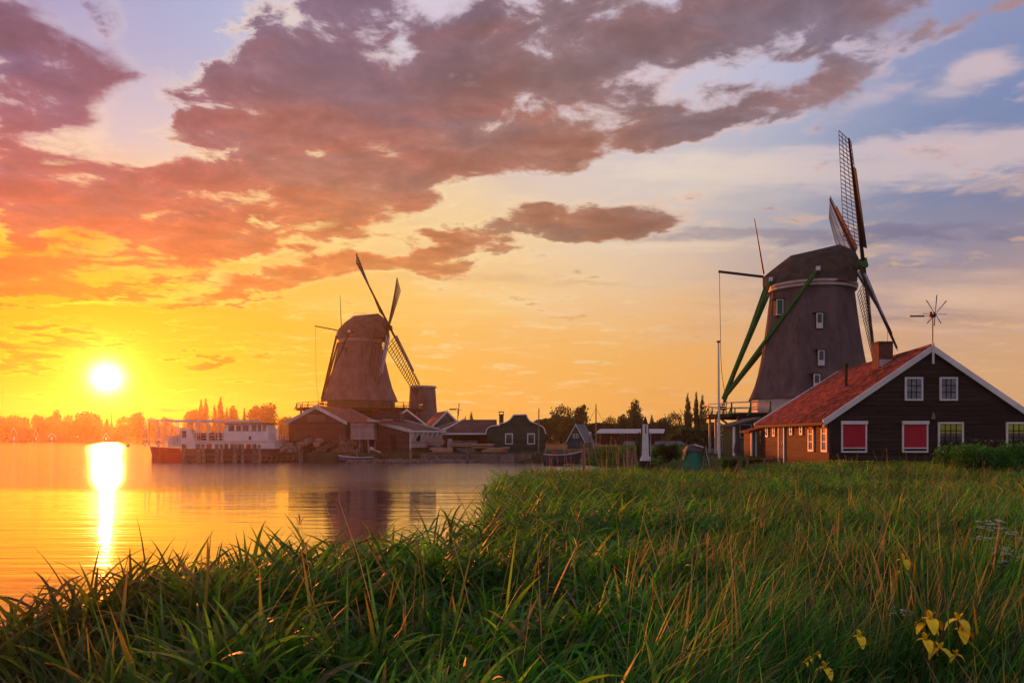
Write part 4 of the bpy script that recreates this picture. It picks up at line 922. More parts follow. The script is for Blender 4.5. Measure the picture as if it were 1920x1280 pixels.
# ================================================================== passenger boat at the jetty
def make_boat():
    Yb = 98.0; S = F/Yb; o = at(265, 866, Yb)
    t = thing('passenger_boat', 'white two-deck passenger boat with red bow and canopied top deck, moored by the jetty', 'boat', (o.x, Yb, 0))
    def X(p): return (p-265)/S
    def Z(p): return (865.7-p)/S
    # hull: stations along x with half width, deck height, waterline inset
    def hull(x0, x1, name, m, n=10):
        st = []
        for i in range(n+1):
            x = x0+(x1-x0)*i/n; hw = 2.15*min(1, (max(0.0, x)/5.5))**0.55 if x < 5.5 else 2.15
            hw = max(hw, 0.05); zt = 1.80+0.10*max(0, 1-x/4)-(0.18 if x > 5 else 0.18*x/5); rake = max(0, 1-x/2.0)*0.55
            st.append([(x, 2.15-hw, zt), (x+rake*1.0, 2.15-hw*0.92, zt*0.5), (x+rake*1.2, 2.15-hw*0.80, -0.5), (x+rake*1.2, 2.15+hw*0.80, -0.5), (x+rake, 2.15+hw*0.92, zt*0.5), (x, 2.15+hw, zt)])
        vs = [p for s in st for p in s]; fs = []
        for i in range(n):
            for j in range(5): fs.append((i*6+j, i*6+j+1, (i+1)*6+j+1, (i+1)*6+j))
            fs.append((i*6+5, i*6, (i+1)*6, (i+1)*6+5))
        fs += [tuple(range(6)), tuple(range(n*6+5, n*6-1, -1))]
        return MB().add(vs, fs).build(name, m, t, smooth=False)
    hull(0.0, X(340), 'hull', W['hull_red']); h2 = hull(X(340)+0.002, 16.6, 'hull', W['hull_dark'])
    h2['label'] = 'dark after part of the hull'
    MB().box(0.35,2.0,-0.4,0.9,2.3,0.75).build('rudder', W['hull_red'], t)
    MB().box(X(352), 0.35, Z(844), 16.3, 3.95, Z(827)).build('lower_cabin', W['steel'], t)
    MB().box(X(351), 0.15, Z(827), 16.4, 4.15, Z(825.5)).build('upper_deck', W['steel'], t)
    for a, b in ((385,395),(419,426),(430,437),(445,455),(460,469)):
        MB().box(X(a),0.325,Z(842),X(b),0.348,Z(832)).build('cabin_window', W['glass_glow'], t)
    MB().prism([(X(338),Z(844)),(X(366),Z(844)),(X(365),Z(825)),(X(357),Z(806)),(X(350),Z(803.5)),(X(338),Z(803.5))],0.10,1.6).build('stair_house', W['steel'], t)
    MB().box(X(340.5),0.07,Z(820),X(349),0.098,Z(807.5)).build('door_window', W['glass'], t)
    MB().box(X(309),0.8,Z(838),X(318),3.4,Z(816)).prism([(X(318),Z(838)),(X(338),Z(838)),(X(338),Z(826)),(X(318),Z(830))],0.7,3.5).build('fore_cabin', W['steel'], t)
    # wheelhouse
    MB().prism([(X(416),Z(826)),(X(500),Z(836)),(X(501.5),Z(812)),(X(498),Z(795)),(X(421),Z(795)),(X(416.5),Z(810))],0.4,3.9).build('wheelhouse', W['steel'], t)
    MB().box(X(419),0.15,Z(795),X(502),4.15,Z(792.5)).build('wheelhouse_roof', W['hull_dark'], t)
    for a, b, k in ((426.5,437,0),(441,449.5,0),(453,464,0),(470,479,1),(482,488,1),(490.5,497,1)):
        MB().box(X(a),0.365,Z(808),X(b),0.398,Z(796.8)).build('cabin_window', W['glass_glow'] if k else W['glass'], t)
    # canopy and posts
    MB().box(X(312),0.1,Z(790.5),X(466),4.2,Z(786.5)).build('canopy', W['steel'], t)
    fr = MB()
    for y in (0.15, 4.1): fr.bar((X(271),y,Z(787)),(X(312),y,Z(787)),0.09)
    fr.bar((X(271),0.15,Z(787)),(X(271),4.1,Z(787)),0.09).build('canopy_frame', W['steel'], t)
    pm = MB().bar((0,0,0),(0,0,1),0.085).mesh('post'); pm.materials.append(W['steel'])
    for i, p in enumerate((271,279,294.5,309,330,334,351,367,371,387,390,408)):
        zb = Z(838) if p < 335 else Z(826)
        for y in (0.18, 4.07): inst(pm, 'post', t, (X(p), y, zb), scale=(1,1,Z(788)-zb))
    for nm, a, b, zb, rows in (('rail',361,416,Z(825.5),3),('rail',270,309,Z(838),2)):
        for y in (0.2, 4.0):
            m = MB()
            for k in range(rows): m.bar((X(a),y,zb+0.3+0.36*k),(X(b),y,zb+0.3+0.36*k),0.05)
            n = int((X(b)-X(a))/0.8)
            for k in range(n+1): m.bar((X(a)+(X(b)-X(a))*k/n,y,zb),(X(a)+(X(b)-X(a))*k/n,y,zb+0.3+0.36*(rows-1)),0.045)
            m.build(nm, W['steel'], t)
    for k in range(6): MB().box(X(362)+k*0.6,0.6,Z(825),X(362)+k*0.6+0.34,3.6,Z(825)+0.42).box(X(362)+k*0.6,0.6,Z(825)+0.42,X(362)+k*0.6+0.08,3.6,Z(825)+0.9).build('bench', W['darkwood'], t)
    for p in (272, 297):
        c = (X(p), 0.12, Z(832)); m = MB(); m.path([(c[0]+0.36*math.cos(R(a)), c[1], c[2]+0.42*math.sin(R(a))-0.1) for a in range(0, 181, 20)], 0.07, 6); m.build('mooring_bow', W['hull_red'], t)
    MB().tube((X(371),0.0,Z(823)),(X(371),0.0,Z(817.5)),0.16,n=8).build('lifebuoy', W['hull_red'], t); MB().box(X(465),0.3,Z(824),X(469),0.42,Z(817.5)).build('lamp_box', W['darkwood'], t)
W['glass_glow'] = glass('glow_tinted_glass', (0.16,0.05,0.02,1), 0.06)  # orange light shining through the cabin, put into the glass colour
make_boat()

# ------------------------------------------------------------------ jetty, mooring posts
def make_jetty():
    Y = 96.3; a = at(341, 0, Y).x; b = at(500, 0, Y).x
    t = thing('jetty', 'low dark jetty of planks and beams alongside the passenger boat', 'jetty', (a, Y, 0))
    MB().box(0,0,0.30,b-a,0.9,0.42).build('deck', W['oldwood'], t)
    for k in range(9): MB().bar((0.3+k*(b-a)/8.3,0.4,-0.8),(0.3+k*(b-a)/8.3,0.4,0.3),0.2).build('pile', W['darkwood'], t)
    MB().bar((0,-0.05,0.95),(b-a,-0.05,0.95),0.10).build('beam', W['oldwood'], t)
    for i, (pa, top, w) in enumerate(((345,832,0.52),(372,832,0.5),(382,832.5,0.38),(407,832,0.44),(416,832.5,0.38),(440,832,0.5),(454.5,832.5,0.34),(478,832,0.5),(486,833,0.36))):
        p = at(pa, top, Y-0.5); n = ['first','second','third','fourth','fifth','sixth','seventh','eighth','ninth'][i]
        o = MB().tube((0,0,-1.5),(0,0,p.z-0.1),w/2*1.1,w/2,10).tube((0,0,p.z-0.1),(0,0,p.z),w/2,w/2*0.8,10).build('mooring_post', W['oldwood'])
        o.location = (p.x, Y-0.5, 0); o.rotation_euler = (random.uniform(-.03,.03), random.uniform(-.04,.04), 0)
        tag(o, '%s mooring post from the bow in the row before the passenger boat'%n, 'post', 'mooring posts in front of the passenger boat')
make_jetty()

# ------------------------------------------------------------------ log ramp
def on(o, p): o.location = p; return o
def make_ramp():
    Y = 99.0; p0 = at(566, 862, Y); p1 = at(636, 827, Y+2)
    t = thing('log_ramp', 'sloping timber ramp rising from the water to the large dark shed', 'ramp', (p0.x, Y, 0))
    q = Vector((p1.x-p0.x, 2.0, p1.z))
    for k in range(2):
        MB().bar((0.0,k*2.4,0.3),(q.x,q.y+k*2.4-1,q.z),0.32,0.55).build('ramp_beam', W['oldwood'], t)
    for k in range(9):
        f_ = k/8.5; MB().bar((q.x*f_,0.1,0.55+(q.z-0.3)*f_),(q.x*f_,2.6+q.y*f_*0.5,0.55+(q.z-0.3)*f_),0.5,0.10).build('ramp_board', W['oldwood'], t)
    for f_ in (0.15,0.45,0.75,0.98): MB().bar((q.x*f_,0.8,-1),(q.x*f_,0.8,0.3+(q.z-0.4)*f_),0.22).build('prop', W['darkwood'], t)
    MB().box(q.x,1.0,q.z-0.35,q.x+1.6,5.0,q.z-0.1).build('landing', W['oldwood'], t)
    # low slipway frame in the water
    Yl = 97.2; a = at(482,862,Yl); b = at(562,862,Yl); s = thing('slipway_frame', 'low dark timber frame lying at the waterline left of the log ramp', 'slipway', (a.x, Yl, 0)); L_ = b.x-a.x
    for z in (0.08, 0.60): MB().bar((0,0,z),(L_,0,z),0.16,0.14).bar((0,2.5,z),(L_,2.5,z),0.16,0.14).build('frame_beam', W['darkwood'], s)
    for k in range(8): MB().bar((0.2+k*L_/8,0,0.1),(0.65+k*L_/8,0,0.62),0.12).bar((0.4+k*L_/8,0,0.66),(0.2+k*L_/8,2.6,0.72),0.12).build('cross_piece', W['oldwood'], s)
    MB().tube(((566-484)/15.3,0,-0.8),((566-484)/15.3,0,1.5),0.26,0.24,10).build('pile', W['oldwood'], s)
    # logs
    for (x0,y0,x1,y1,r,dy,lab) in ((494,845,534,825,0.30,0.0,'long pale log at the left end of the pile, sloping up from the waterline'),
        (520,845,551,832,0.34,1.0,'thin grey log lying second from the left in the pile'),
        (541,848,570,834,0.45,-0.4,'short dark log low in front in the middle of the pile'),
        (557,837,589,823,0.46,0.8,'thick log with a bright barkless top, in the middle of the pile'),
        (593,831,617,820,0.50,1.8,'thickest log, at the top right of the pile by the ramp'),
        (505,852,547,838,0.30,-0.8,'dark log lying lowest at the waterline end of the pile'),
        (530,832,553,824,0.26,2.6,'small dark log behind the others at the back of the pile')):
        Yg = 99.3+dy; A = at(x0,y0,Yg); B = at(x1,y1,Yg+3.0); c = (A+B)/2
        m = MB(); n = 7; pts = [(A+(B-A)*i/n)-c+Vector((0,0,0.06*math.sin(i*1.7))) for i in range(n+1)]
        d = (B-A).normalized()
        for i in range(n): m.tube(pts[i], pts[i+1], r*(1+0.06*math.sin(i*2.1)), r*(1+0.06*math.sin((i+1)*2.1)), 12, caps=(i in (0, n-1)))
        o = thing('log', lab, 'log', tuple(c), 0, 'logs heaped beside the ramp'); m.build('bark', W['log'], o, smooth=False)
        MB().tube(pts[0]-d*0.015, pts[0]-d*0.002, r*0.93, n=12).build('cut_end', W['fresh'], o)
    # bank of boards under the logs
    a = at(500,858,99.5); o = MB()
    for k in range(5): o.box(k*1.25,0.2*k,-0.5,k*1.25+1.15,3.2,0.45+0.28*k)
    on(tag(o.build('crib_wall', W['darkwood']), 'stepped dark timber cribbing that carries the heap of logs', 'cribbing'), (a.x, 99.6, 0))
    # staircase
    p0 = at(667, 843, 100.2); p1 = at(637, 808, 100.2)
    st = thing('staircase', 'steep open wooden staircase with a handrail up to the large dark shed', 'stairs', (p0.x, 100.2, 1.1)); dx_, dz_ = p1.x-p0.x, p1.z-p0.z
    for y in (0,0.9): MB().bar((0,y,0),(dx_,y,dz_-0.9),0.10,0.26).build('stringer', W['oldwood'], st); MB().bar((0,y,0.9),(dx_,y,dz_),0.07).build('handrail', W['oldwood'], st)
    for k in range(9): MB().box(dx_*k/9-0.14,0,(dz_-0.9)*k/9+0.1,dx_*k/9+0.14,0.9,(dz_-0.9)*k/9+0.15).build('step', W['oldwood'], st)
    for k in (0.0,0.5,1.0): MB().bar((dx_*k,0,(dz_-0.9)*k),(dx_*k,0,(dz_-0.9)*k+0.92),0.07).build('baluster', W['oldwood'], st)
    # scrap wood heap
    c = at(640, 850, 99.8); m = MB()
    for k in range(150):
        a_ = random.uniform(0,6.28); r_ = random.uniform(0,1)**0.6; x = 1.3*r_*math.cos(a_); y = 0.8*r_*math.sin(a_); z = 1.35*(1-r_)*random.uniform(0.3,1)+0.1
        d = Vector((random.uniform(-1,1),random.uniform(-1,1),random.uniform(-0.3,0.5))).normalized()*random.uniform(0.2,0.5)
        m.bar(Vector((x,y,z))-d, Vector((x,y,z))+d, random.uniform(0.03,0.09))
    on(tag(m.build('scrap_wood', W['log']), 'heap of broken reddish scrap wood under the staircase', 'wood heap', kind='stuff'), (c.x, 99.8, 1.0))
make_ramp()

def make_small_shore():
    # rowboat
    Y = 97.0; o = at(634, 862, Y); L_ = 65*Y/F
    def rowboat(name, label, loc, L_, B_, H_, m1, m2, rz=0.0):
        t = thing(name, label, 'boat', loc, rz); vs = []; n = 12
        for i in range(n+1):
            f_ = i/n; hw = B_/2*math.sin(math.pi*min(1, 0.04+f_*0.80))**0.6; zt = H_*(1+0.45*(1-f_)**3+0.10*f_**3); zb = 0.10*(1-f_)**3*H_*6
            vs += [(L_*f_, -hw, zt), (L_*f_+0.10*(1-f_), -hw*0.82, zt*0.45), (L_*f_+0.2*(1-f_), -hw*0.4, zb-0.05), (L_*f_+0.2*(1-f_), hw*0.4, zb-0.05), (L_*f_+0.1*(1-f_), hw*0.82, zt*0.45), (L_*f_, hw, zt)]
        fs = []
        for i in range(n):
            for j in range(5): fs.append((i*6+j, i*6+j+1, (i+1)*6+j+1, (i+1)*6+j))
        fs += [tuple(range(6)), tuple(range(n*6+5, n*6-1, -1))]
        MB().add(vs, fs).build('hull', m1, t)
        g = MB()
        for s in (0, 5):
            for i in range(n): g.bar(vs[i*6+s], vs[(i+1)*6+s], 0.07, 0.09)
        g.bar(vs[n*6], vs[n*6+5], 0.07, 0.09).build('gunwale', m2, t)
        for f_ in (0.35, 0.65): MB().box(L_*f_-0.12, -B_*0.43, H_*0.7, L_*f_+0.12, B_*0.43, H_*0.7+0.05).build('thwart', W['oldwood'], t)
        return t
    rowboat('rowboat', 'small blue rowing boat lying by the gravel bank below the large dark shed', (o.x, Y, -0.05), L_, 1.5, 0.62, W['bluepaint'], W['greywhite'])
    p = at(702, 853, 98.5); t = thing('outboard_motor', 'pale outboard motor lying on the bank just right of the rowing boat', 'outboard motor', (p.x, 98.2, 1.15))
    MB().tube((-0.5,0,0.55),(-0.1,0,0.40),0.20,0.22,8).build('engine_cover', W['greywhite'], t); MB().tube((-0.1,0,0.40),(0.75,0,0.05),0.07,n=6).build('shaft', W['greywhite'], t); MB().box(0.6,-0.2,0.0,0.85,0.2,0.10).build('propeller', W['greywhite'], t)
    # quay posts
    for (x, yt, yb, Y_, w, lab) in ((669.5,841,866,97.0,0.30,'wooden quay post in front of the blue rowing boat'),(770,842,868,96.6,0.34,'wooden quay post in front of the pale-sided lean-to'),(877,843,869,96.4,0.42,'thick pale quay post in front of the timber stacks'),
        (1094.5,846,877,78.5,0.34,'dark post in the water just right of the black barge'),(1179.5,846,866,72,0.42,'dark post left of the pair by the white pointed column'),(1190,846,878,71,0.44,'thick dark post standing close left of the white pointed column'),(1170,850,872,74,0.25,'thin dark post furthest from the white pointed column in the channel reeds'),(1040,848,868,92,0.22,'thin post at the water edge behind the left half of the black barge')):
        p = at(x, yt, Y_); o_ = MB().tube((0,0,-1.5),(0,0,p.z),w/2,w/2*0.94,10).tube((0,0,p.z),(0,0,p.z+0.05),w/2*0.94,w/2*0.6,10).build('quay_post', W['oldwood']); o_.location = (p.x, Y_, 0); o_.rotation_euler = (0, random.uniform(-.03,.03), 0)
        tag(o_, lab, 'post', 'posts along the quay and channel')
    # quay wall of boards
    a = at(790, 0, 97.1).x; b = at(1000, 0, 96.6).x; t = thing('quay_wall', 'low retaining wall of dark upright boards below the timber stacks', 'wall', (a, 96.75, 0)); n = int((b-a)/0.42)
    for k in range(n): MB().box(k*0.42, -0.04+random.uniform(-.02,.02), -0.6, k*0.42+0.39, 0.05, 1.0+random.uniform(-.05,.03)).build('board', W['oldwood'], t)
    MB().box(-0.05,-0.10,0.78,n*0.42,-0.05,0.95).build('capping_rail', W['oldwood'], t)
    # gravel beach and stones
    m = MB(); gx0, gx1 = at(655,0,97).x, at(892,0,96).x
    for k in range(420):
        x = random.uniform(gx0, gx1); y = random.uniform(95.6, 97.2); r = random.uniform(0.10, 0.34)*(1 if y < 96.4 else 0.6); z = max(0, (y-95.4))*0.22-0.02
        m.lathe([(r*0.55, z-0.2), (r, z), (r*0.75, z+r*0.5), (r*0.25, z+r*0.72)], 6, (x-gx0, y-96), rot=random.random()*3)
    on(tag(m.build('bank_stones', W['stone']), 'dark rounded stones scattered along the gravel waterline below the sawmill', 'stones', kind='stuff'), (gx0, 96, 0))
    # timber stacks
    def stack(px0, px1, py0, py1, Y_, label, rz, n, l_jit, mat_='fresh', fan=False, sag=0.0):
        p = at(px0, py1, Y_); w = (px1-px0)*Y_/F; h = (py1-py0)*Y_/F
        t = thing('timber_stack', label, 'timber stack', (p.x, Y_, p.z), rz, 'stacks of sawn timber on the quay'); rows = max(2, int(h/0.16))
        for r in range(rows):
            for c in range(n):
                z = r*h/rows; jl = random.uniform(-l_jit, l_jit); ang = R(random.uniform(-3, 3)+(18-36*r/rows if fan else 0))
                o_ = MB().box(-w/2+jl, c*0.34, 0, w/2+jl*0.5, c*0.34+0.30, h/rows*0.72).build('plank', W[mat_ if random.random() < 0.75 else 'oldwood'], t)
                o_.location = (w/2, 0, z); o_.rotation_euler = (0, random.uniform(-.02,.02)-sag, ang)
        MB().box(w*0.15,0,-0.25,w*0.15+0.2,1.2,0).box(w*0.8,0,-0.25,w*0.8+0.2,1.2,0).build('bearer', W['darkwood'], t)
    stack(800,833,823,833,103,'pale sawn planks on trestles at the left end of the timber yard',R(4),3,0.25)
    stack(809,847,838,850,100.5,'low front stack of boards right beside the lean-to corner',R(-3),3,0.3)
    stack(845,893,825,837,103.5,'wide pale stack of planks in front of the open timber store',R(3),3,0.45)
    stack(858,890,839,851,100.5,'grey-brown low stack behind the thick quay post',R(2),3,0.35,'oldwood')
    stack(884,924,831,840,102.5,'flat stack of long boards reaching towards the green bell-gabled house',R(-4),3,0.5)
    stack(908,950,838,855,99.5,'fanned-out untidy heap of planks before the green bell-gabled house',R(-8),4,0.5,'fresh',True,0.06)
    stack(957,985,847,853,98.5,'few loose boards lying on the quay edge right of the fanned heap',R(10),2,0.4,'oldwood',True)
    # odds and ends on the quay
    p = at(812,832,102); MB_ = MB().box(0,0,0,1.1,0.6,0.45).build('crate', W['greywhite']); tag(on(MB_, (p.x,102,1.2)), 'pale box under the trestle planks beside the lean-to', 'box')
    # black barge
    Yb = 88.0; o = at(1020, 871, Yb); L_ = 72*Yb/F
    t = rowboat('barge', 'small black open barge with pale gunwale and cluttered deck at the channel mouth', (o.x+L_, Yb+0.2, 0), L_, 1.9, 1.05, W['hull_dark'], W['greywhite'], math.pi)
    for (x, w, h, m_) in ((1.1,0.5,0.55,'greywhite'),(1.7,0.35,0.8,'bluepaint'),(2.2,0.6,0.45,'oldwood'),(2.9,0.4,0.7,'redpaint')): MB().box(x,-0.3,0.7,x+w,0.3,0.7+h).build('deck_box', W[m_], t)
    for (x, y0, y1, Y_, r, lab) in ((1010.5,765,850,98,0.11,'bare leaning mast just right of the green bell-gabled house'),(1117.5,757,850,110,0.13,'tall bare mast with thin stays left of the pale-roofed barn')):
        a = at(x-1 if x < 1100 else x, y1, Y_); b = at(x, y0, Y_); m_ = thing('mast', lab, 'mast', (a.x, Y_, 1.0)); MB().tube((0,0,-0.5),(b.x-a.x,0,b.z-1.0),r,r*0.5,8).build('spar', W['log'], m_)
        if x > 1100:
            for s in (-1,1): MB().tube((0,0,b.z-1.6),(s*1.6,0,b.z-4.5),0.02,n=4).build('stay', W['rope'], m_)
    # lantern post
    p = at(1106, 814, 112); l_ = thing('lantern', 'small old street lantern on a post between the steep cottage and the tall bare mast', 'lantern', (p.x,112,1.0)); MB().tube((0,0,-0.5),(0,0,p.z-1.35),0.06,n=6).build('post', W['iron'], l_); MB().lathe([(0.14,p.z-1.35),(0.26,p.z-0.85),(0.05,p.z-0.6)],6).build('lantern_glass', W['greywhite'], l_)
    # white pointed column
    Yc = 62.0; p = at(1210, 863, Yc); t = thing('pointed_column', 'white tapering wooden column with a dark pointed top on a low plinth beside the reeds', 'column', (p.x, Yc, p.z)); s = Yc/F
    MB().hexa([(-6.2*s,-0.2,0.1),(6.2*s,-0.2,0.1),(6.2*s,0.25,0.1),(-6.2*s,0.25,0.1)],[(-4.4*s,-0.15,68*s),(4.4*s,-0.15,68*s),(4.4*s,0.2,68*s),(-4.4*s,0.2,68*s)]).build('shaft', W['white'], t)
    MB().add([(-4.6*s,-0.17,68*s),(4.6*s,-0.17,68*s),(4.6*s,0.22,68*s),(-4.6*s,0.22,68*s),(0.5*s,0,84*s)],[(3,2,1,0),(0,1,4),(1,2,4),(2,3,4),(3,0,4)]).build('top', W['darkwood'], t)
    MB().box(-9*s,-0.4,-0.02,9*s,0.4,0.14).build('plinth', W['white'], t); MB().box(-11*s,-0.5,-1.6,11*s,0.6,-0.02).build('footing', W['darkwood'], t)
    MB().box(-0.9*s,-0.19,50*s,0.9*s,-0.155,66*s).build('slot', W['iron'], t)
    for sg in (-1,1): MB().lathe([(0.10,0.14),(0.13,0.2),(0.06,0.32)],8,(sg*6.8*s,-0.2)).build('lamp', W['white'], t)
    for sg in (-1,1): MB().bar((sg*8.3*s,0.25,0.1),(sg*5.4*s,0.2,66*s),0.10,0.12).build('side_batten', W['green_dark'], t)
    p = at(1220,866,61); t = MB().tube((0,0,-0.3),(0,0,2.3),0.035,0.02,6).build('boundary_stake', W['greywhite']); tag(on(t,(p.x,61,1.2)), 'thin white stake just right of the white pointed column', 'stake')
    # small green mill
    Ym = 37.0; s = Ym/F; p = at(1297, 886, Ym); t = thing('miniature_windmill', 'small teal-green miniature windmill with a dark cap and bare curved sails in the grass', 'small windmill', (p.x, Ym, p.z))
    MB().lathe([(21*s,-0.3),(20*s,0.05),(16.5*s,24*s),(15*s,40*s)],8,rot=0.4).build('body', W['teal'], t)
    MB().add([(-15*s,-0.42,40*s),(16*s,-0.42,40*s),(16*s,0.42,40*s),(-15*s,0.42,40*s),(-9*s,-0.2,50*s),(9*s,-0.12,54*s),(9*s,0.12,54*s),(-9*s,0.2,50*s)],[(3,2,1,0),(4,5,6,7),(0,1,5,4),(1,2,6,5),(2,3,7,6),(3,0,4,7)]).build('cap', W['slate'], t)
    MB().bar((2*s,-0.30,53*s),(18*s,-0.44,48*s),0.03,0.05).build('cap_trim', W['white'], t)
    MB().bar((-13*s,0,42*s),(-25*s,0,2*s),0.05).build('tail_pole', W['teal'], t)
    MB().bar((-10*s,-0.3,40*s),(-25*s,0,2*s),0.035).build('tail_brace', W['teal'], t)
    hubp = Vector((20*s,-0.42,50*s)); MB().tube((8*s,-0.1,49*s),tuple(hubp),0.05,n=8).build('windshaft', W['darkwood'], t)
    for k,(ex,ey) in enumerate(((8,106),(31,8),(24,80),(18,16))):
        e = Vector((ex*s,-0.46+(0.35 if k>1 else 0),ey*s)); pts = [hubp+(e-hubp)*f_+Vector((-0.05*math.sin(f_*3.1),0,0)) for f_ in (0,.25,.5,.75,1)]
        sl_ = MB().path(pts,0.028,5,0.016).build('sail', W['iron'], t)
        m_ = MB()
        for i in range(12):
            f_ = 0.2+0.78*i/11; a_ = hubp+(e-hubp)*f_; m_.bar(a_, a_+Vector((-0.13,0.10,0.02)), 0.012)
        m_.build('sail_lattice', W['darkwood'], sl_)
        if k == 1: MB().path([x+Vector((0.03,-0.02,0)) for x in pts],0.012,4).build('white_edge', W['white'], sl_)
    # sagging net
    Yn = 34.0; a = at(1331,864,Yn); b = at(1389,858,Yn-0.6); t = thing('hanging_net', 'brown net hung sagging between two short stakes in front of the porch', 'net', (a.x,Yn,0)); w = b.x-a.x; vs=[]; n=14
    for i in range(n+1):
        f_ = i/n; zt = a.z+(b.z-a.z)*f_-0.44*(1-(2*f_-1)**2)**0.8
        for j in range(4): vs.append((w*f_, -0.6*f_+0.05*math.sin(i*1.7+j), zt-(zt-1.35)*j/3))
    MB().add(vs,[(i*4+j,i*4+j+1,(i+1)*4+j+1,(i+1)*4+j) for i in range(n) for j in range(3)]).build('netting', W['canvas'], t)
    for x,y in ((0,0),(w,-0.6)): MB().tube((x,y,1.0),(x,y,a.z+0.08),0.04,n=6).build('stake', W['oldwood'], t)
    # flagpole and parasol
    Yf_ = 56.0; p = at(1348.5,868,Yf_); tz = at(0,642,Yf_).z; t = thing('flagpole', 'tall white flagpole with a dark cap at the left end of the big mill stage', 'flagpole', (p.x,Yf_,1.2)); MB().tube((0,0,-0.3),(-0.05,0,tz-1.2),0.10,0.055,10).build('pole', W['white'], t); MB().tube((-0.05,0,tz-1.2),(-0.05,0,tz-1.08),0.13,n=10).build('pole_cap', W['iron'], t)
    Yp = 52.0; p = at(1382,856,Yp); z0,z1 = 0.75, at(0,814,Yp).z-p.z; t = thing('parasol', 'folded dark purple parasol standing beside the green cabin', 'parasol', (p.x,Yp,p.z)); MB().tube((0,0,-0.3),(0,0,z1+0.05),0.025,n=6).build('pole', W['oldwood'], t); MB().lathe([(0.20,z0*0.3),(0.24,z0*0.6),(0.15,z1*0.6),(0.10,z1*0.85),(0.02,z1)],9,oct_=0.3).build('canopy', W['parasol'], t); MB().lathe([(0.28,-0.02),(0.26,0.08)],10).build('foot', W['stone'], t)
    # low rail fence by the porch
    p = at(1372,858,44); t = thing('rail_fence', 'low pinkish rail fence running from the porch across the grass', 'fence', (p.x,44,1.2)); b = at(1468,860,43).x-p.x
    MB().bar((0,0,0.62),(b,-1,0.66),0.045).build('rail', W['oldwood'], t)
    for k in range(4): MB().bar((b*k/3.1,-k/3.1,-0.2),(b*k/3.1,-k/3.1,0.68),0.09).build('post', W['oldwood'], t)
    # white fence behind the boat's stern
    p = at(500,830,112); t = thing('white_fence', 'white post-and-rail fence behind the stern of the passenger boat', 'fence', (p.x,112,1.1)); w = at(541,0,112).x-p.x; zt = at(0,815,112).z-1.1
    for z in (zt,zt*0.55): MB().bar((0,0,z),(w,0,z),0.07).build('rail', W['greywhite'], t)
    for k in range(9): MB().bar((w*k/8,0,-0.4),(w*k/8,0,zt),0.09).build('post', W['greywhite'], t)
    p = at(521,830,109); t = MB().tube((0,0,-0.3),(0,0,at(0,800,109).z-1.1),0.16,0.14,8).build('white_pillar', W['white']); tag(on(t,(p.x,109,1.1)), 'stout white pillar left of the large dark shed', 'pillar')
    # buoy
    p = at(240, 836, 260); t = thing('buoy', 'dark round buoy afloat left of the passenger boat', 'buoy', (p.x,260,0)); MB().lathe([(0.35,-0.3),(0.6,0.05),(0.62,0.45),(0.40,0.8),(0.10,0.95)],12).build('float', W['buoy'], t); MB().tube((0,0,0.9),(0,0,1.15),0.08,n=6).build('ring', W['iron'], t)
    # far shore
    YF = 562
    for (x, w, ya, yb, lab) in ((33,26,801,812,'long low house with one white-edged gable, leftmost of the far bank'),(71,13,803,813,'small house with a steep white gable and bright door on the far bank'),(104,26,812,818,'low pale-roofed house in the orange haze of the far bank'),(205,22,812,820,'low boathouse on the far bank straight below the church spire')):
        p = at(x-w/2, 828, YF); wd = w*YF/F; t = gable_house('far_house', lab, 'house', (p.x,YF,0.9), R(4), wd*0.45, 9, at(0,yb,YF).z-0.9, at(0,ya,YF).z-0.9, 'brownboard', 'rooffelt', 'white', 0.5, 0.25, 0.5, group='houses on the far bank')
        MB().box(wd*0.45+0.05,2,-0.8,wd,9,at(0,yb,YF).z-0.9).build('wing', W['brownboard'], t); MB().prism([(wd*0.45,at(0,yb,YF).z-0.9),(wd+0.4,at(0,yb,YF).z-0.9),(wd-0.6,at(0,ya,YF).z-1.3),(wd*0.5,at(0,ya,YF).z-1.3)],1.6,9.4).build('wing_roof', W['rooffelt'], t)
        MB().box(wd*0.16,-0.2,0.2,wd*0.30,-0.05,2.6).build('door', W['white'], t)
    p = at(209,800,700); t = thing('church_spire', 'thin church spire rising above the far trees under the sun', 'spire', (p.x,700,1)); zt = at(0,772,700).z-1; MB().box(-1.6,-1.6,-1,1.6,1.6,zt*0.45).build('tower', W['brick'], t); MB().lathe([(1.7,zt*0.45),(0.5,zt*0.65),(0.12,zt)],8).build('spire', W['slate'], t)
make_small_shore()

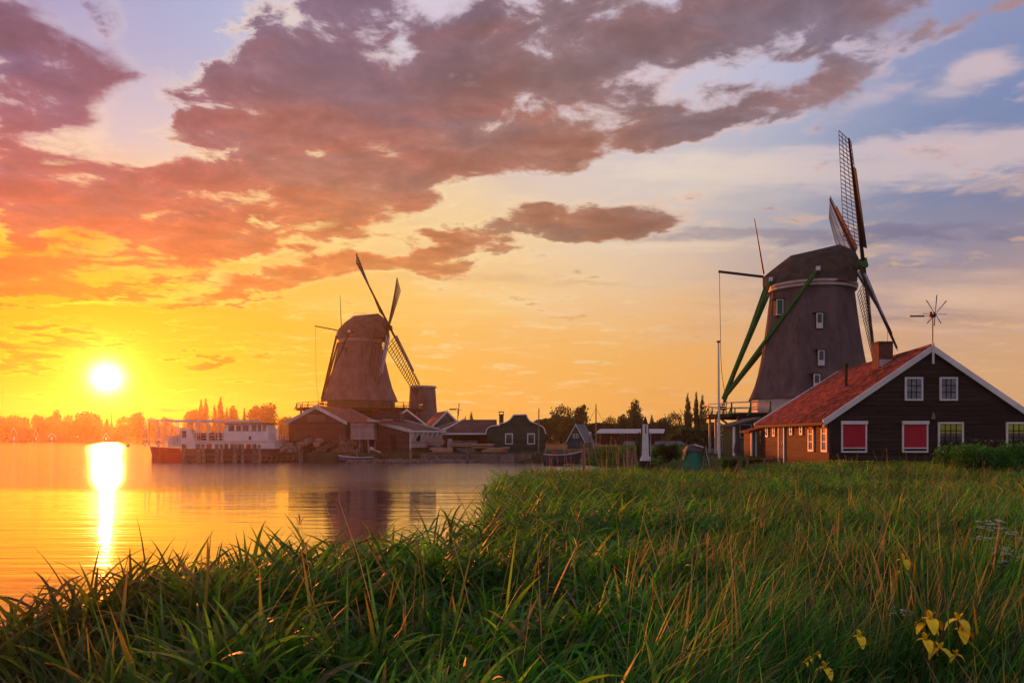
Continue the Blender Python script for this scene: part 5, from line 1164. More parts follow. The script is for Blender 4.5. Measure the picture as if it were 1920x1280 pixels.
# ================================================================== trees
rng = np.random.default_rng(11)
def crown_mesh(name, lobes, n, size, seed):
    """leaf clumps spread through a few lobes; unit height, unit width"""
    g = np.random.default_rng(seed); cs = []
    wts = np.array([l[3]*l[4]*l[5] for l in lobes]); wts = wts/wts.sum()
    k = g.choice(len(lobes), n, p=wts); Lb = np.array(lobes)[k]
    v = g.normal(size=(n, 3)); v /= np.linalg.norm(v, axis=1)[:, None]
    r = g.random(n)**0.38*(1+0.16*np.sin(v[:, 0]*9+seed)*np.sin(v[:, 2]*8+seed)+0.10*np.sin(v[:,1]*17))
    c = Lb[:, :3]+v*r[:, None]*Lb[:, 3:6]
    a = g.normal(size=(n, 3)); a /= np.linalg.norm(a, axis=1)[:, None]; b = np.cross(a, g.normal(size=(n, 3))); b /= np.linalg.norm(b, axis=1)[:, None]
    s = size*(0.5+g.random(n))[:, None]; b2 = b*0.62
    V_ = np.stack([c-a*s-b2*s*0.5, c+a*s*0.2-b2*s, c+a*s+b2*s*0.3, c-a*s*0.3+b2*s], 1).reshape(-1, 3)
    Q = np.arange(n*4).reshape(-1, 4)
    t = np.array([[0.045,0.070,0.020]])*(0.6+0.8*g.random(n))[:, None]*np.array([1,1,1])
    t[:, 0] *= 0.8+0.6*g.random(n)
    return np_mesh(name, V_, Q, np.repeat(t, 4, axis=0), W['treeleaf'])
def trunk_mesh(h=1.0):
    m = MB(); m.tube((0,0,-0.05),(0.01,0,0.35),0.030,0.022,7)
    g = random.Random(5)
    for k in range(7):
        a = k*0.9; z0 = 0.25+0.03*k; m.tube((0.01,0,z0),(0.22*math.cos(a),0.22*math.sin(a),z0+0.25+0.05*g.random()),0.012,0.005,5)
    m.tube((0.01,0,0.35),(0.0,0.02,0.85),0.022,0.006,6)
    me = m.mesh('trunk'); me.materials.append(W['bark']); return me
TR = trunk_mesh()
crowns = {
 'a': crown_mesh('crown', [(0,0,.62,.36,.36,.34),(-.26,0,.50,.24,.24,.22),(.27,.05,.52,.24,.25,.24),(.05,-.1,.82,.22,.22,.17),(-.18,.1,.74,.2,.2,.17),(.2,0,.76,.17,.2,.15),(0,0,.30,.30,.3,.16)], 2600, 0.030, 1),
 'b': crown_mesh('crown', [(-.05,0,.6,.30,.34,.30),(.26,0,.62,.22,.24,.26),(-.30,.05,.46,.18,.24,.24),(.08,-.1,.84,.16,.2,.15),(.33,.1,.42,.16,.2,.16),(-.2,0,.78,.13,.2,.14),(0,0,.28,.34,.3,.16)], 2300, 0.032, 2),
 'c': crown_mesh('crown', [(0,0,.55,.42,.36,.26),(.2,0,.72,.22,.24,.18),(-.2,.05,.70,.24,.24,.20),(-.02,-.1,.82,.18,.2,.13),(.36,0,.44,.13,.2,.16),(-.38,0,.40,.12,.2,.16),(0,0,.25,.4,.3,.16)], 2600, 0.030, 3),
 'open': crown_mesh('crown', [(-.2,0,.70,.20,.25,.20),(.22,0,.74,.20,.22,.18),(0,0,.84,.18,.2,.13),(-.36,.05,.52,.15,.2,.13),(.38,.1,.55,.13,.2,.14),(.05,0,.52,.25,.2,.16),(0,0,.2,.42,.3,.16)], 1700, 0.028, 4),
 'p': crown_mesh('crown', [(0,0,.25,.34,.34,.22),(.05,0,.48,.38,.36,.22),(-.03,0,.70,.28,.28,.20),(0,0,.88,.14,.14,.13)], 3600, 0.030, 5),
 'q': crown_mesh('crown', [(0,0,.25,.40,.40,.22),(-.1,0,.46,.30,.3,.18),(.14,.05,.52,.26,.3,.16),(0,0,.70,.24,.24,.16),(.05,0,.88,.14,.14,.12)], 3600, 0.030, 6),
}
# (px centre, top row, width px, distance, crown, label)
TREES = [
 (4,783,30,570,'a','dense round tree cut by the left edge of the picture on the far bank'),
 (27,778,34,566,'c','broad round-topped tree behind the long low house on the far bank'),
 (48,783,16,575,'b','narrow tree at the right shoulder of the broad round-topped one, far bank left'),
 (72,778,24,568,'b','round tree behind the small house with the steep white gable'),
 (93,782,26,580,'a','tree rising to the left of the ragged pointed tree, far bank'),
 (106,769,30,572,'q','ragged pointed tree, tallest on the left part of the far bank'),
 (127,778,18,590,'open','small open-crowned tree between the ragged pointed tree and the wide domed one'),
 (162,771,46,575,'c','wide domed tree glowing orange directly left below the sun'),
 (186,784,16,600,'p','slim low tree at the right foot of the wide domed tree'),
 (200,786,14,600,'q','low tree hazy with glare just left of the church spire'),
 (231,781,26,575,'open','lacy tree just right of the church spire'),
 (257,772,34,560,'c','large lopsided tree above the bow end of the passenger boat'),
 (287,785,26,560,'a','tree behind the front of the boat canopy'),
 (314,783,28,560,'b','tree behind the middle of the boat canopy, left of the poplars'),
 (361,764,40,450,'c','broad tree at the left foot of the twin poplars'),
 (377,749,11,440,'p','left one of the twin slim poplars behind the boat'),
 (386,747,13,440,'p','right one of the twin slim poplars behind the boat'),
 (403,757,12,430,'q','shorter poplar leaning on the tallest poplar behind the boat'),
 (413.5,745,15,430,'p','tallest dark poplar behind the boat wheelhouse'),
 (425,761,9,430,'q','thin small tree right of the tallest poplar'),
 (437,760,20,430,'a','round tree right of the tallest poplar'),
 (458,765,9,430,'p','lone thin poplar above the lit wheelhouse windows'),
 (478,758,32,420,'b','left tree of the big dense pair above the boat stern'),
 (502,755,40,415,'a','right and largest tree of the dense pair above the boat stern'),
 (537,778,34,400,'c','low tree tucked behind the left eave of the large dark shed'),
 (872,779,9,260,'q','smaller of two small distant trees behind the timber store roof'),
 (883.5,771,14,260,'q','taller of two small distant trees behind the timber store roof'),
 (1003,785,34,230,'c','low tree behind the right shoulder of the bell gable'),
 (1052,756,42,215,'open','lacy tall tree left above the steep blue-green cottage'),
 (1087,757,40,210,'b','lacy tall tree right above the steep blue-green cottage'),
 (1072,780,60,205,'a','dark lower tree filling in under the two lacy trees'),
 (1143,778,26,230,'open','thin low tree between the tall bare mast and the big dark tree'),
 (1190,747,44,215,'q','big dark pointed tree behind the pale-roofed barn'),
 (1168,776,30,220,'a','round tree at the left foot of the big dark pointed tree'),
 (1222,778,12,230,'p','small slender tree right behind the white pointed column'),
 (1262,770,36,215,'open','lacy rounded tree right of the white pointed column'),
 (1243,783,34,205,'a','dense dark tree below and left of the lacy rounded one'),
 (1290,736,17,200,'q','left poplar of the three, rough and stepped in outline'),
 (1305.5,735,12,200,'p','middle poplar of the three, slimmest and darkest'),
 (1317,741,14,200,'p','right poplar of the three, close to the big mill stage'),
 (1333,790,50,180,'c','broad dark tree behind the posts of the big mill stage'),
 (1282,800,36,120,'a','round green willow behind the low boathouse roofs'),
 (1256,810,20,125,'b','low green willow at the right gable end of the pale-roofed barn'),
 (1312,804,38,115,'c','green willow just left of the white flagpole'),
]
for (x, yt, w, Y, kind, lab) in TREES:
    yb = 828 if Y > 500 else HY+(CZ-1.0)*F/Y
    h = (yb-yt)*Y/F*1.02; wd = w*Y/F*1.25
    t = thing('poplar_tree' if kind == 'p' else 'tree', lab, 'tree', (at(x,0,Y).x, Y, 0.9), random.random()*6.28 if kind != 'open' else 0, 'trees on the horizon')
    inst(TR, 'trunk', t, scale=(h*0.8, h*0.8, h)); inst(crowns[kind], 'crown', t, scale=(wd, wd, h))

def foliage_band(name, label, pts, n, size, tint, zr, depth):
    """bushes too far or too dense to count"""
    g = np.random.default_rng(len(pts)*7+n); P_ = np.array(pts, float); seg = g.integers(0, len(P_)-1, n); f_ = g.random(n)
    c2 = P_[seg]*(1-f_)[:, None]+P_[seg+1]*f_[:, None]
    hum = 0.45+0.55*vnoise(c2[:, 0]*zr, c2[:, 1]*0.3)+0.25*vnoise(c2[:, 0]*zr*3, c2[:, 1]); hgt = c2[:, 2]*hum
    z = hgt*g.random(n)**0.6; y = c2[:, 1]+(g.random(n)-0.5)*depth*(1.1-z/np.maximum(hgt, .1)*0.6); c = np.stack([c2[:, 0], y, z+0.8], 1)
    a = g.normal(size=(n, 3)); a /= np.linalg.norm(a, axis=1)[:, None]; b = np.cross(a, g.normal(size=(n, 3))); b /= np.linalg.norm(b, axis=1)[:, None]
    s = size*(0.5+g.random(n))[:, None]; V_ = np.stack([c-a*s-b*s*0.4, c+a*s*0.2-b*s*.6, c+a*s+b*s*0.3, c-a*s*0.3+b*s*.6], 1).reshape(-1, 3)
    t = np.array([tint])*(0.5+1.0*g.random(n))[:, None]
    o = bpy.data.objects.new(name, np_mesh(name, V_, np.arange(n*4).reshape(-1, 4), np.repeat(t, 4, axis=0), W['treeleaf'])); col.objects.link(o)
    tag(o, label, None, None, 'stuff')
def bp(x, ytop, Y): p = at(x, ytop, Y); return (p.x, Y, p.z-0.8)
foliage_band('far_bank_bushes', 'low dark bushes along the far bank under the sun', [bp(-150,800,572), bp(20,800,572), bp(60,805,570), bp(120,793,575), bp(200,797,580), bp(300,796,572), bp(345,800,560), bp(430,800,440), bp(540,802,420)], 16000, 0.85, (0.035,0.05,0.018), 0.05, 14)
foliage_band('horizon_bushes', 'dark hedges behind the barn and cottages', [bp(985,786,240), bp(1040,786,235), bp(1110,790,235), bp(1160,788,235), bp(1230,788,235), bp(1340,796,230)], 15000, 0.40, (0.035,0.055,0.02), 0.08, 10)
foliage_band('meadow_bushes', 'olive bushes between the boathouses and the poplars', [bp(1252,822,118), bp(1275,806,116), bp(1310,804,114), bp(1345,806,112)], 12000, 0.22, (0.07,0.085,0.028), 0.3, 6)

# ================================================================== reeds and grass
class Rib:
    def __init__(s): s.v = []; s.q = []; s.c = []; s.n = 0
    def add(s, base, az_, L_, w0, lean, bend, nseg, tint, tip=None, twist=None, prof='leaf', bexp=1.3):
        N_ = len(base)
        pn = vnoise(base[:, 0]*0.9+5, base[:, 1]*0.7)*0.6+vnoise(base[:, 0]*2.6, base[:, 1]*2.0+7)*0.4   # clumps of one colour
        if prof == 'leaf': tint = tint*(0.35+1.25*pn)[:, None]*np.stack([0.8+0.5*(1-pn), np.ones(N_), np.ones(N_)], 1)
        if N_ == 0: return None
        t = np.linspace(0, 1, nseg+1); phi = lean[:, None]+bend[:, None]*(t[None, :]**bexp)
        ds = L_[:, None]/nseg; mid = (phi[:, 1:]+phi[:, :-1])/2
        hor = np.concatenate([np.zeros((N_, 1)), np.cumsum(np.sin(mid)*ds, 1)], 1); ver = np.concatenate([np.zeros((N_, 1)), np.cumsum(np.cos(mid)*ds, 1)], 1)
        h = np.stack([np.cos(az_), np.sin(az_)], 1)
        P_ = np.empty((N_, nseg+1, 3)); P_[..., :2] = base[:, None, :2]+hor[..., None]*h[:, None, :]; P_[..., 2] = base[:, None, 2]+ver
        if prof == 'leaf': wt = np.minimum(1, 0.45+t*3.0)*(1-t**2.4)
        elif prof == 'sword': wt = np.minimum(1, 1.15-0.25*t)*(1-t**5)**0.9
        else: wt = np.ones_like(t)*(1-0.6*t)
        wt[-1] = 0.04 if prof != 'stem' else 0.4
        tw = rng.uniform(-1.2, 1.2, N_) if twist is None else twist
        side = np.stack([-np.sin(az_), np.cos(az_), np.zeros(N_)], 1)
        nrm = np.stack([np.cos(phi)*h[:, :1], np.cos(phi)*h[:, 1:], -np.sin(phi)], -1)
        wd = side[:, None, :]*np.cos(tw)[:, None, None]+nrm*np.sin(tw)[:, None, None]
        off = wd*(w0[:, None]*wt[None, :]/2)[..., None]
        V_ = np.stack([P_-off, P_+off], 2).reshape(-1, 3)
        k = np.arange(N_)[:, None]*(2*(nseg+1))+np.arange(nseg)[None, :]*2+s.n
        Q = np.stack([k, k+1, k+3, k+2], -1).reshape(-1, 4)
        C = np.repeat(tint[:, None, :], nseg+1, 1)
        if tip is not None: 
            m_ = np.clip((t-0.72)/0.28, 0, 1)[None, :, None]*tip[1][:, None, None]; C = C*(1-m_)+np.array(tip[0])[None, None, :]*m_
        C = np.repeat(C, 2, 1).reshape(-1, 3) if False else np.repeat(C.reshape(-1, 3), 2, 0)
        s.v.append(V_); s.q.append(Q); s.c.append(C); s.n += len(V_)
        return P_
    def build(s, name, label, kind='stuff'):
        V_, Q, C = np.concatenate(s.v), np.concatenate(s.q), np.concatenate(s.c)
        o = bpy.data.objects.new(name, np_mesh(name, V_, Q, C, W['leaf'], True)); col.objects.link(o); tag(o, label, None, None, kind); return o
def greens(n, base=(0.050,0.115,0.018), var=0.45, yel=0.10, dead=0.04):
    t = np.array([base])*np.array([[1.25,1.65,1.1]])*(0.35+1.35*rng.random(n)**1.4)[:, None]
    u = rng.random(n); m = u < yel; t[m] = np.array([0.20,0.29,0.025])*(0.7+0.6*rng.random(m.sum()))[:, None]
    m = u > 1-dead; t[m] = np.array([0.26,0.19,0.11])*(0.6+0.6*rng.random(m.sum()))[:, None]
    m = (u > 0.5) & (u < 0.62); t[m] = np.array([0.045,0.130,0.060])*(0.7+0.6*rng.random(m.sum()))[:, None]
    return t
def scatter(n, y0, y1, px0=-160, px1=2080, gap=0.0, polyin=True, mn=-0.35):
    Y = np.sqrt(rng.uniform(y0*y0, y1*y1, n)); P_ = rng.uniform(px0, px1, n); X = (P_-HX)/F*Y
    d = sdist(near_poly, X, Y); ok = d > mn; return X[ok], Y[ok], P_[ok], d[ok]
def reed_plants(rb, X, Y, H, nl, nseg, lw=0.020, ll=0.42, col_=(0.050,0.115,0.018), yel=.1, wind=0.35, arch=1.0, P=None):
    n = len(X); red = None if P is None else np.clip(0.75-P/900, 0, 0.7)[:, None]  # browner towards the left: the sun's red glare put into the blade colour
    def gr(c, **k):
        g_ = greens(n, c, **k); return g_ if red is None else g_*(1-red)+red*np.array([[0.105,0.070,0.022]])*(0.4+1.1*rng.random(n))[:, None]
    Z = height(X, Y)-0.05; base = np.stack([X, Y, np.maximum(Z, -0.1)], 1)
    az0 = rng.normal(0.2, 1.5, n); lean = rng.uniform(0.0, 0.22, n); bend = rng.uniform(0.0, 0.30, n)*wind*2
    st = rb.add(base, az0, H, np.full(n, 0.008), lean, bend, 4, gr((0.07,0.10,0.03)), prof='stem')
    for k in range(nl):
        f_ = np.clip(0.22+0.76*(k+rng.random(n))/nl, 0, 0.97)*4; i = np.floor(f_).astype(int); fr_ = (f_-i)[:, None]; ar = np.arange(n)
        p = st[ar, i]*(1-fr_)+st[ar, np.minimum(i+1, 4)]*fr_
        az_ = rng.uniform(0, 6.283, n); az_ = np.where(rng.random(n) < wind, rng.normal(0.15, 0.7, n), az_)
        L_ = ll*rng.uniform(0.6, 1.3, n)*np.clip(H, 0.5, 1.6)**0.5; 
        rb.add(p, az_, L_, lw*rng.uniform(0.6, 1.35, n), rng.uniform(0.25, 0.75, n), rng.uniform(0.3, 1.7, n)*arch, nseg, gr(col_, yel=yel), ((0.30,0.20,0.08), (rng.random(n) < 0.18).astype(float)))
def canopy(X, Y, T=1.72): return np.clip(T-0.06+0.34*(vnoise(X*0.9+3, Y*0.9)-0.5)+0.34*(vnoise(X*2.3, Y*2.3)-0.5)-height(X, Y), 0.3, 2.1)
def make_reeds():
    # tall reeds of the bank, nearest first
    rb = Rib()
    X, Y, P_, d = scatter(3900, 3.4, 8.2); k = (P_ < 1330) | (rng.random(len(P_)) < 0.25); X, Y, P_ = X[k], Y[k], P_[k]
    T = np.clip(1.20+P_/380*0.38, 1.12, 1.60)+np.clip((Y-3.4)/5, 0, 1)*0.12-np.clip((P_-1250)/500, 0, 1)*0.25
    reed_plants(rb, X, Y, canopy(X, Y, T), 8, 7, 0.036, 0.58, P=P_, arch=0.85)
    rb.build('near_reeds', 'tall green reeds with arching leaves in the near foreground')
    rb = Rib()
    X, Y, P_, d = scatter(7800, 8.2, 15); k = (P_ < 1450) | (rng.random(len(P_)) < 0.45); X, Y, P_ = X[k], Y[k], P_[k]
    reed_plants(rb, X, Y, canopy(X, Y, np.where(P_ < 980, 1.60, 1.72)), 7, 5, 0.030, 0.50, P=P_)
    rb.build('middle_reeds', 'green reeds along the water edge in the middle distance')
    rb = Rib()
    X, Y, P_, d = scatter(15500, 15, 25); k = (P_ < 1500) | (rng.random(len(P_)) < 0.5); X, Y, P_ = X[k], Y[k], P_[k]
    reed_plants(rb, X, Y, canopy(X, Y, 1.76), 6, 4, 0.022, 0.42, arch=1.2)
    X, Y, P_, d = scatter(17000, 25, 40, 900, 1960, mn=0.0); T = 1.78-np.clip(Y-27, 0, 20)*0.035-np.clip((P_-1180)/200, 0, 1)*0.10+np.clip((P_-1400)/100, 0, 1)*np.clip(Y-27, 0, 9)*0.03
    k = ~((X > 14.6) & (Y > 37.5)); X, Y, T, P_, d = X[k], Y[k], T[k], P_[k], d[k]
    reed_plants(rb, X, Y, canopy(X, Y, T), 5, 3, 0.028, 0.42, arch=1.3)
    
    # far side of the channel
    n = 5200; Px = rng.uniform(1085, 1300, n); Y = rng.uniform(80, 90, n)*1.0; Y = np.where(Px > 1190, rng.uniform(66, 84, n), Y); X = (Px-HX)/F*Y; dm = np.maximum(sdist(mid_poly, X, Y), sdist(near_poly, X, Y)); k = dm > -0.8
    reed_plants(rb, X[k], Y[k], rng.uniform(0.35, 0.8, k.sum()), 4, 3, 0.07, 0.45, col_=(0.060,0.085,0.025))
    rb.build('far_reeds', 'reed tuft and reed beds reaching back to the channel')
    # fine grasses of the meadow
    rb = Rib()
    def grass(n, y0, y1, h0, h1, w, nseg, px0, px1, col_, yel, T=None, lean_az=0.1, sp=0.9, bend=(0.3, 1.3)):
        X, Y, P_, d = scatter(n, y0, y1, px0, px1, mn=0.1)
        k = ~((X > 14.9) & (Y > 37.8)); X, Y = X[k], Y[k]; m = len(X); b = np.stack([X, Y, height(X, Y)-0.03], 1)
        H = rng.uniform(h0, h1, m)*(0.45+0.75*vnoise(X*1.3, Y*1.3)+0.4*vnoise(X*3.1, Y*3.1))
        rb.add(b, rng.normal(lean_az, sp, m), H, w*rng.uniform(0.6, 1.4, m), rng.uniform(0.02, 0.35, m), rng.uniform(*bend, m), nseg, greens(m, col_, yel=yel, dead=0.07), ((0.28,0.20,0.09), (rng.random(m) < 0.15).astype(float)))
    grass(21000, 3.4, 8.5, 0.35, 0.95, 0.014, 5, 1150, 2080, (0.042,0.105,0.020), 0.10)
    grass(12000, 3.0, 9, 0.25, 0.7, 0.008, 4, -100, 1200, (0.040,0.090,0.020), 0.06)
    grass(20000, 8.5, 17, 0.45, 0.95, 0.022, 4, 1050, 2080, (0.050,0.125,0.018), 0.16)
    grass(26000, 17, 30, 0.40, 0.80, 0.024, 3, 1000, 2080, (0.070,0.125,0.018), 0.28)
    grass(24000, 30, 46, 0.14, 0.34, 0.032, 3, 1000, 2080, (0.085,0.125,0.020), 0.35)
    grass(9000, 44, 72, 0.12, 0.28, 0.035, 2, 1150, 1500, (0.06,0.09,0.02), 0.2, sp=3)
    rb.build('meadow_grass', 'fine bright green grass over the bank and meadow')
    # low leafy herbs: the yellow-green band in front of the house
    n = 52000; Y = rng.uniform(20, 37, n); Px = rng.uniform(1330, 2000, n); X = (Px-HX)/F*Y; patch = vnoise(X*0.5, Y*0.5+9) > 0.36; X, Y = X[patch], Y[patch]; n = len(X)
    z = height(X, Y)+rng.uniform(0.15, 0.48, n); rb = Rib(); rb.add(np.stack([X, Y, z], 1), rng.uniform(0, 6.28, n), rng.uniform(0.05, 0.12, n), np.full(n, 0.06), rng.uniform(0.6, 1.4, n), rng.uniform(0, 0.8, n), 2, greens(n, (0.12,0.15,0.014), yel=0.5))
    rb.build('meadow_herbs', 'yellow-green leafy herbs in front of the wooden house')
    # sword leaves (iris and reedmace)
    rb = Rib()
    def swords(c, n, sp, L0, L1, w, bendmax=0.5, spread=0.35, col_=(0.030,0.085,0.030), tip=0.5, px=True):
        a = rng.uniform(0, 6.28, n); r = sp*np.sqrt(rng.random(n)); X = c[0]+r*np.cos(a); Y = c[1]+r*np.sin(a)
        b = np.stack([X, Y, height(X, Y)-0.03], 1)
        rb.add(b, a, rng.uniform(L0, L1, n), w*rng.uniform(0.7, 1.3, n), rng.uniform(0.0, spread, n), rng.uniform(0, bendmax, n), 6, greens(n, col_, var=0.5, yel=0.05, dead=0.02), ((0.36,0.16,0.04), (rng.random(n) < tip).astype(float)), twist=rng.uniform(-.5, .5, n), prof='sword')
    for (x, y, Y, n, L0, L1) in ((1700,0,6.4,22,.7,1.15),(1760,0,7.0,24,.7,1.2),(1830,0,7.4,24,.7,1.15),(1655,0,5.6,16,.5,.9),(1865,0,5.4,18,.6,1.0),(1600,0,5.0,12,.5,.85),(1420,0,5.2,14,.5,.8),(1240,0,5.4,16,.6,1.0),(1860,0,9.5,16,.7,1.1),(1560,0,9.0,14,.7,1.1),(1300,0,9.5,12,.8,1.2),(1650,0,12,14,.8,1.2),(1100,0,6.5,12,.7,1.2),(900,0,6.0,10,.8,1.3),(760,0,5.0,12,.7,1.2),(640,0,4.9,10,.8,1.3),(500,0,5.0,10,.8,1.3),(330,0,4.9,12,.9,1.5),(200,0,5.2,10,.9,1.5),(60,0,5.4,10,.9,1.5)):
        swords(((x-HX)/F*Y, Y), int(n*1.5), 0.36, L0*1.05, L1*1.1, 0.027, col_=(0.036,0.085,0.030))
    # a few tall single blades against the water
    for (x, Y, L_, az_, ln, w) in ((372,5.1,1.62,1.2,0.02,0.036),(352,5.2,1.5,3.2,0.30,0.030),(250,5.4,1.35,0.3,0.05,0.026),(612,5.6,1.45,0.4,0.03,0.026),(160,5.6,1.25,2.8,0.1,0.024),(1065,4.6,0.95,3.4,0.45,0.040),(1040,4.7,0.85,3.2,0.30,0.034),(20,5.5,1.3,3.1,0.15,0.03),(840,7.5,1.35,0.1,0.1,0.026)):
        X = (x-HX)/F*Y; b = np.array([[X, Y, float(height(np.array([X]), np.array([Y]))[0])]])
        rb.add(b, np.array([az_]), np.array([L_]), np.array([w]), np.array([ln]), np.array([0.12]), 8, np.array([[0.055,0.105,0.020]]), ((0.25,0.12,0.03), np.array([1.0])), twist=np.array([0.0]), prof='sword')
    rb.build('sword_leaves', 'upright dark green sword-shaped iris leaves with scorched tips')
    # dry stems left from last year
    rb = Rib()
    def straw(n, px0, px1, y0, y1, h0, h1, w=0.009, lean=(0.0, 0.45), az_c=3.0, az_s=1.2, plume=0.25):
        X, Y, P_, d = scatter(n, y0, y1, px0, px1, mn=-0.1); m = len(X); b = np.stack([X, Y, height(X, Y)-0.02], 1)
        tc_ = np.array([[0.30,0.205,0.135]])*(0.6+0.7*rng.random(m))[:, None]
        az_ = rng.normal(az_c, az_s, m); L_ = rng.uniform(h0, h1, m)
        P2 = rb.add(b, az_, L_, w*rng.uniform(0.6, 1.3, m), rng.uniform(*lean, m), rng.uniform(-0.1, 0.25, m), 4, tc_, prof='stem')
        k = rng.random(m) < plume; tp = P2[k, -1]; q = k.sum()
        for j in range(9):
            rb.add(tp-np.array([0, 0, 1])*rng.uniform(0, 0.12, q)[:, None], az_[k]+rng.normal(0, 0.8, q), rng.uniform(0.04, 0.10, q), np.full(q, 0.007), rng.uniform(0.1, 0.8, q), rng.uniform(0.2, 1.0, q), 2, np.array([[0.30,0.15,0.09]])*(0.6+0.7*rng.random(q))[:, None])
    straw(170, 1500, 1760, 5.0, 8.5, 0.7, 1.25, 0.008, az_s=2.5, plume=0.0)
    straw(70, 1230, 1500, 4.4, 7.5, 0.7, 1.3, 0.010, az_s=2.5, plume=0.05)
    straw(34, 900, 1300, 4.4, 8, 0.8, 1.6, 0.009, az_s=2.0, plume=0.1)
    straw(14, 560, 900, 5, 10, 1.3, 2.0, 0.008, plume=0.2)
    straw(70, 1000, 2000, 8.5, 18, 0.9, 1.5, 0.009, plume=0.3)
    straw(70, 1000, 1200, 22, 34, 1.6, 2.3, 0.014, (0.0, 0.30), plume=0.8)
    straw(150, 1350, 2000, 18, 36, 0.7, 1.25, 0.012, (0, .3), plume=0.4)
    straw(90, 1750, 2000, 10, 20, 0.8, 1.25, 0.010, (0, .3), plume=0.7)
    rb.build('dry_reed_stems', 'pale dry reed stems and brown plumes standing among the green')
make_reeds()

# ================================================================== leafy shrub by the house
def make_shrub(px_, py_, Y, w, h, d, n, label, size=0.05, tint=(0.035,0.090,0.022), name='shrub'):
    p = at(px_, py_, Y); t = thing(name, label, 'shrub', (p.x, Y, 1.3)); g = np.random.default_rng(int(px_))
    lob = [(g.uniform(-.5,.5)*w, g.uniform(-.4,.4)*d, g.uniform(.25,.7)*h) for _ in range(16)]; k = g.integers(0, 16, n); c0 = np.array(lob)[k]
    v = g.normal(size=(n, 3)); v /= np.linalg.norm(v, axis=1)[:, None]; r = g.random(n)**0.4; c = c0+v*r[:, None]*np.array([w*0.20, d*0.25, h*0.30]); c[:, 2] = np.maximum(c[:, 2], 0.0)
    sp_ = g.random(n) < 0.06; c[sp_, 2] += g.random(sp_.sum())*0.22*h
    a = g.normal(size=(n, 3))+np.array([0, 0, 0.4]); a /= np.linalg.norm(a, axis=1)[:, None]; b = np.cross(a, g.normal(size=(n, 3))); b /= np.linalg.norm(b, axis=1)[:, None]
    s = size*(0.5+g.random(n))[:, None]; V_ = np.stack([c-a*s, c-b*s*.45, c+a*s, c+b*s*.45], 1).reshape(-1, 3)
    tt = np.array([tint])*(0.5+1.0*g.random(n))[:, None]; o = bpy.data.objects.new('foliage', np_mesh('foliage', V_, np.arange(n*4).reshape(-1, 4), np.repeat(tt, 4, axis=0), W['treeleaf'])); col.objects.link(o); o.parent = t
    m = MB()
    for i in range(14): l = lob[i]; m.tube((l[0]*0.3, l[1]*0.3, -0.2), (l[0], l[1], l[2]), 0.025, 0.008, 5)
    m.build('branches', W['bark'], t)
make_shrub(1862, 850, 29.5, 2.9, 1.55, 1.8, 15000, 'large leafy green shrub hiding the lower right corner of the wooden house', 0.055, (0.060,0.165,0.035))
make_shrub(1376, 862, 40, 1.0, 0.75, 0.8, 2500, 'small rounded green bush beside the sagging net', 0.05, (0.05,0.10,0.03))
make_shrub(1414, 855, 47, 0.9, 0.75, 0.6, 2000, 'little yellowish bush at the foot of the porch', 0.05, (0.10,0.12,0.03))
make_shrub(1250, 850, 60, 1.6, 1.3, 1.0, 3500, 'dark reddish-green bush between the pointed column and the miniature windmill', 0.07, (0.045,0.06,0.025))
make_shrub(1198, 848, 63, 0.5, 2.2, 0.5, 1500, 'slim leafy bush hugging the left side of the white pointed column', 0.06, (0.05,0.09,0.03))

# ================================================================== flowers
def petal(m, o, az_, up, L_, w, droop):
    o = Vector(o); h = Vector((math.cos(az_), math.sin(az_), 0)); s = Vector((-math.sin(az_), math.cos(az_), 0)); vs = []
    for i in range(5):
        f_ = i/4; ph = up-droop*f_; pos = o+h*(L_*f_*math.cos(up-droop*f_*0.5))+Vector((0,0,L_*f_*math.sin(up-droop*f_*0.6))); ww = w*math.sin(math.pi*(0.12+0.80*f_))
        vs += [pos-s*ww/2+Vector((0,0,0.002)), pos+Vector((0,0,-0.004)), pos+s*ww/2+Vector((0,0,0.002))]
    m.add(vs, [(i*3+j, i*3+j+1, i*3+j+4, i*3+j+3) for i in range(4) for j in range(2)])
def iris(px_, py_, Y, label, sc=1.0, rz=0.0, n=3):
    p = at(px_, py_, Y); g = float(height(np.array([p.x]), np.array([Y]))[0]); t = thing('iris_flower', label, 'flower', (p.x, Y, g), rz, 'yellow irises in the grass'); z = p.z-g
    MB().path([(0.05,0.03,-0.05),(0.02,0.01,z*0.5),(0,0,z-0.02)],0.005,5).build('stem', W['stemgreen'], t); MB().lathe([(0.004,z-0.05),(0.009,z-0.02),(0.006,z+0.005)],6).build('calyx', W['stemgreen'], t)
    for k in range(n): m = MB(); petal(m, (0,0,z), k*2.094+0.3, R(30), 0.085*sc, 0.058*sc, R(125)); m.build('fall_petal', W['yellow'], t, smooth=True)
    for k in range(3): m = MB(); petal(m, (0,0,z), k*2.094+1.35, R(75), 0.050*sc, 0.030*sc, R(30)); m.build('standard_petal', W['yellow'], t, smooth=True)
W['stemgreen'] = mat('flower_stem', (0.05,0.10,0.025,1), 0.7, 0.2, 5)
iris(1744,1160,5.0,'uppermost left yellow iris of the lower-right cluster, two blooms deep',1.25)
iris(1737,1169,5.02,'yellow iris bloom pressed against the lower left of the uppermost one',1.0,1.0)
iris(1797,1162,5.0,'narrow upright yellow iris, upper right of the lower-right cluster',1.1,0.5)
iris(1804,1180,5.0,'yellow iris with one long hanging petal just below the narrow upright one',1.15,2.0)
iris(1735,1199,4.95,'yellow iris in the middle left of the lower-right cluster',1.05,2.2)
iris(1762,1216,4.9,'lowest fully open yellow iris of the lower-right cluster',1.0,0.9)
iris(1792,1227,4.9,'small withering yellow iris at the lower right end of the cluster',0.7,1.2)
iris(1611.5,1193,4.9,'single round yellow iris left of the cluster, among dry stems',0.95,0.1)
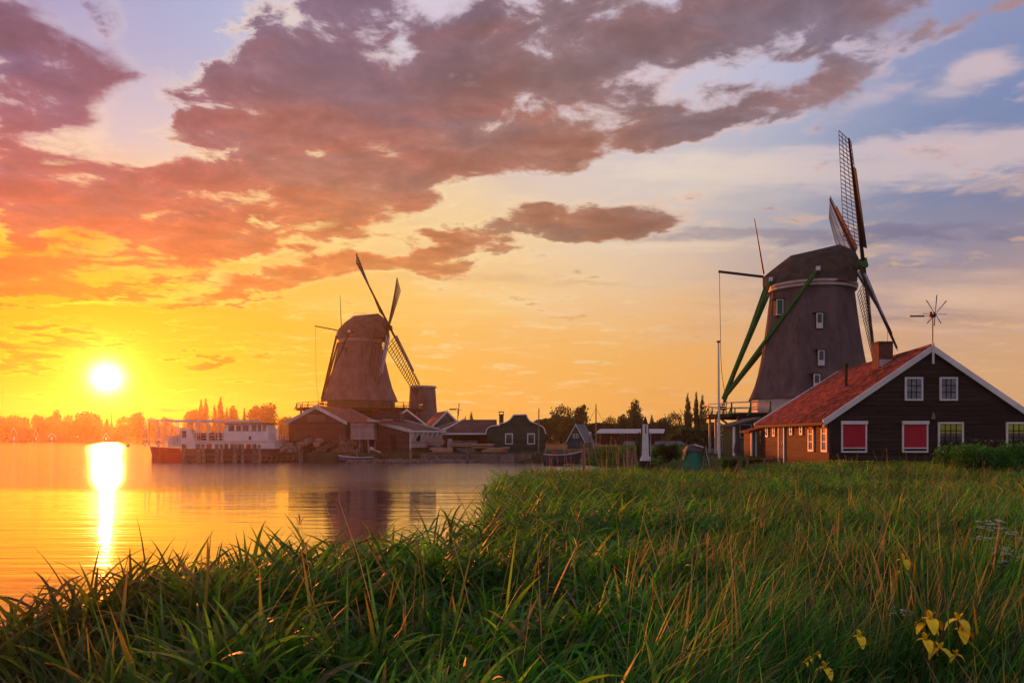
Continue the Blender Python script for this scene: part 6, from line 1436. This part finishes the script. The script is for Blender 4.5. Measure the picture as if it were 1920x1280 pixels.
iris(1547,1252,4.7,'yellow iris lowest in the picture, by the bottom edge',0.9,0.4)
iris(1694,1049,7.2,'yellow iris standing higher up alone in the middle of the reeds',1.25,0.2)
iris(1688,1069,7.2,'small yellow iris just below the lone higher one',0.9,1.3)
for (x, y, lab) in ((1511,1240,'leftmost of three tiny yellow buds by the bottom edge'),(1519,1234,'middle one of three tiny yellow buds by the bottom edge'),(1534,1225,'highest right of three tiny yellow buds by the bottom edge')): iris(x,y,4.7,lab,0.35,0.3)
def umbel(px_, py_, Y, label, s=1.0):
    p = at(px_, py_, Y); g = float(height(np.array([p.x]), np.array([Y]))[0]); t = thing('cow_parsley', label, 'flower', (p.x, Y, g), 0, 'cow parsley at the right edge'); z = p.z-g; gg = random.Random(int(px_))
    m = MB(); m.tube((0.04,0,-0.05),(0,0,z*0.6),0.006,0.004,5); fl = MB()
    for k in range(9):
        a = k*2.4; r = 0.10*s*math.sqrt((k+0.5)/9)*1.3; zz = z+gg.uniform(-0.06,0.03)*s; c = Vector((r*math.cos(a), r*math.sin(a), zz)); m.tube((0,0,z*0.6),c,0.003,0.002,4)
        for j in range(14):
            b = j*2.4; rr = 0.034*s*math.sqrt((j+0.5)/14); q = c+Vector((rr*math.cos(b), rr*math.sin(b), 0.012-rr*0.2)); e = 0.0085*s; fl.quad(q+Vector((-e,-e,0)), q+Vector((e,-e,gg.uniform(-e,e))), q+Vector((e,e,0)), q+Vector((-e,e,gg.uniform(-e,e))))
    m.build('stalks', W['stemgreen'], t); fl.build('blossoms', W['blossom'], t)
W['blossom'] = mat('white_blossom', (0.62,0.62,0.52,1), 0.8, 0.2, 40)
for (x, y, Y, s, lab) in ((1852,978,9,1.2,'topmost left cow parsley with a broad white head at the right edge'),(1868,990,9.2,0.9,'smaller cow parsley touching the topmost left one'),(1912,1000,9,1.1,'cow parsley head cut by the right edge'),(1846,1010,8.5,0.8,'lowest left cow parsley of the upper group'),(1878,1030,8,1.0,'middle cow parsley in the right-edge group, above the yellow bloom'),(1900,1044,7.8,1.1,'cow parsley low at the right edge, under the cut-off one'),(1868,1052,7.8,0.8,'lowest cow parsley of the right-edge group'),(1689,1145,6.0,0.6,'small cow parsley left above the iris cluster')): umbel(x,y,Y,lab,s)
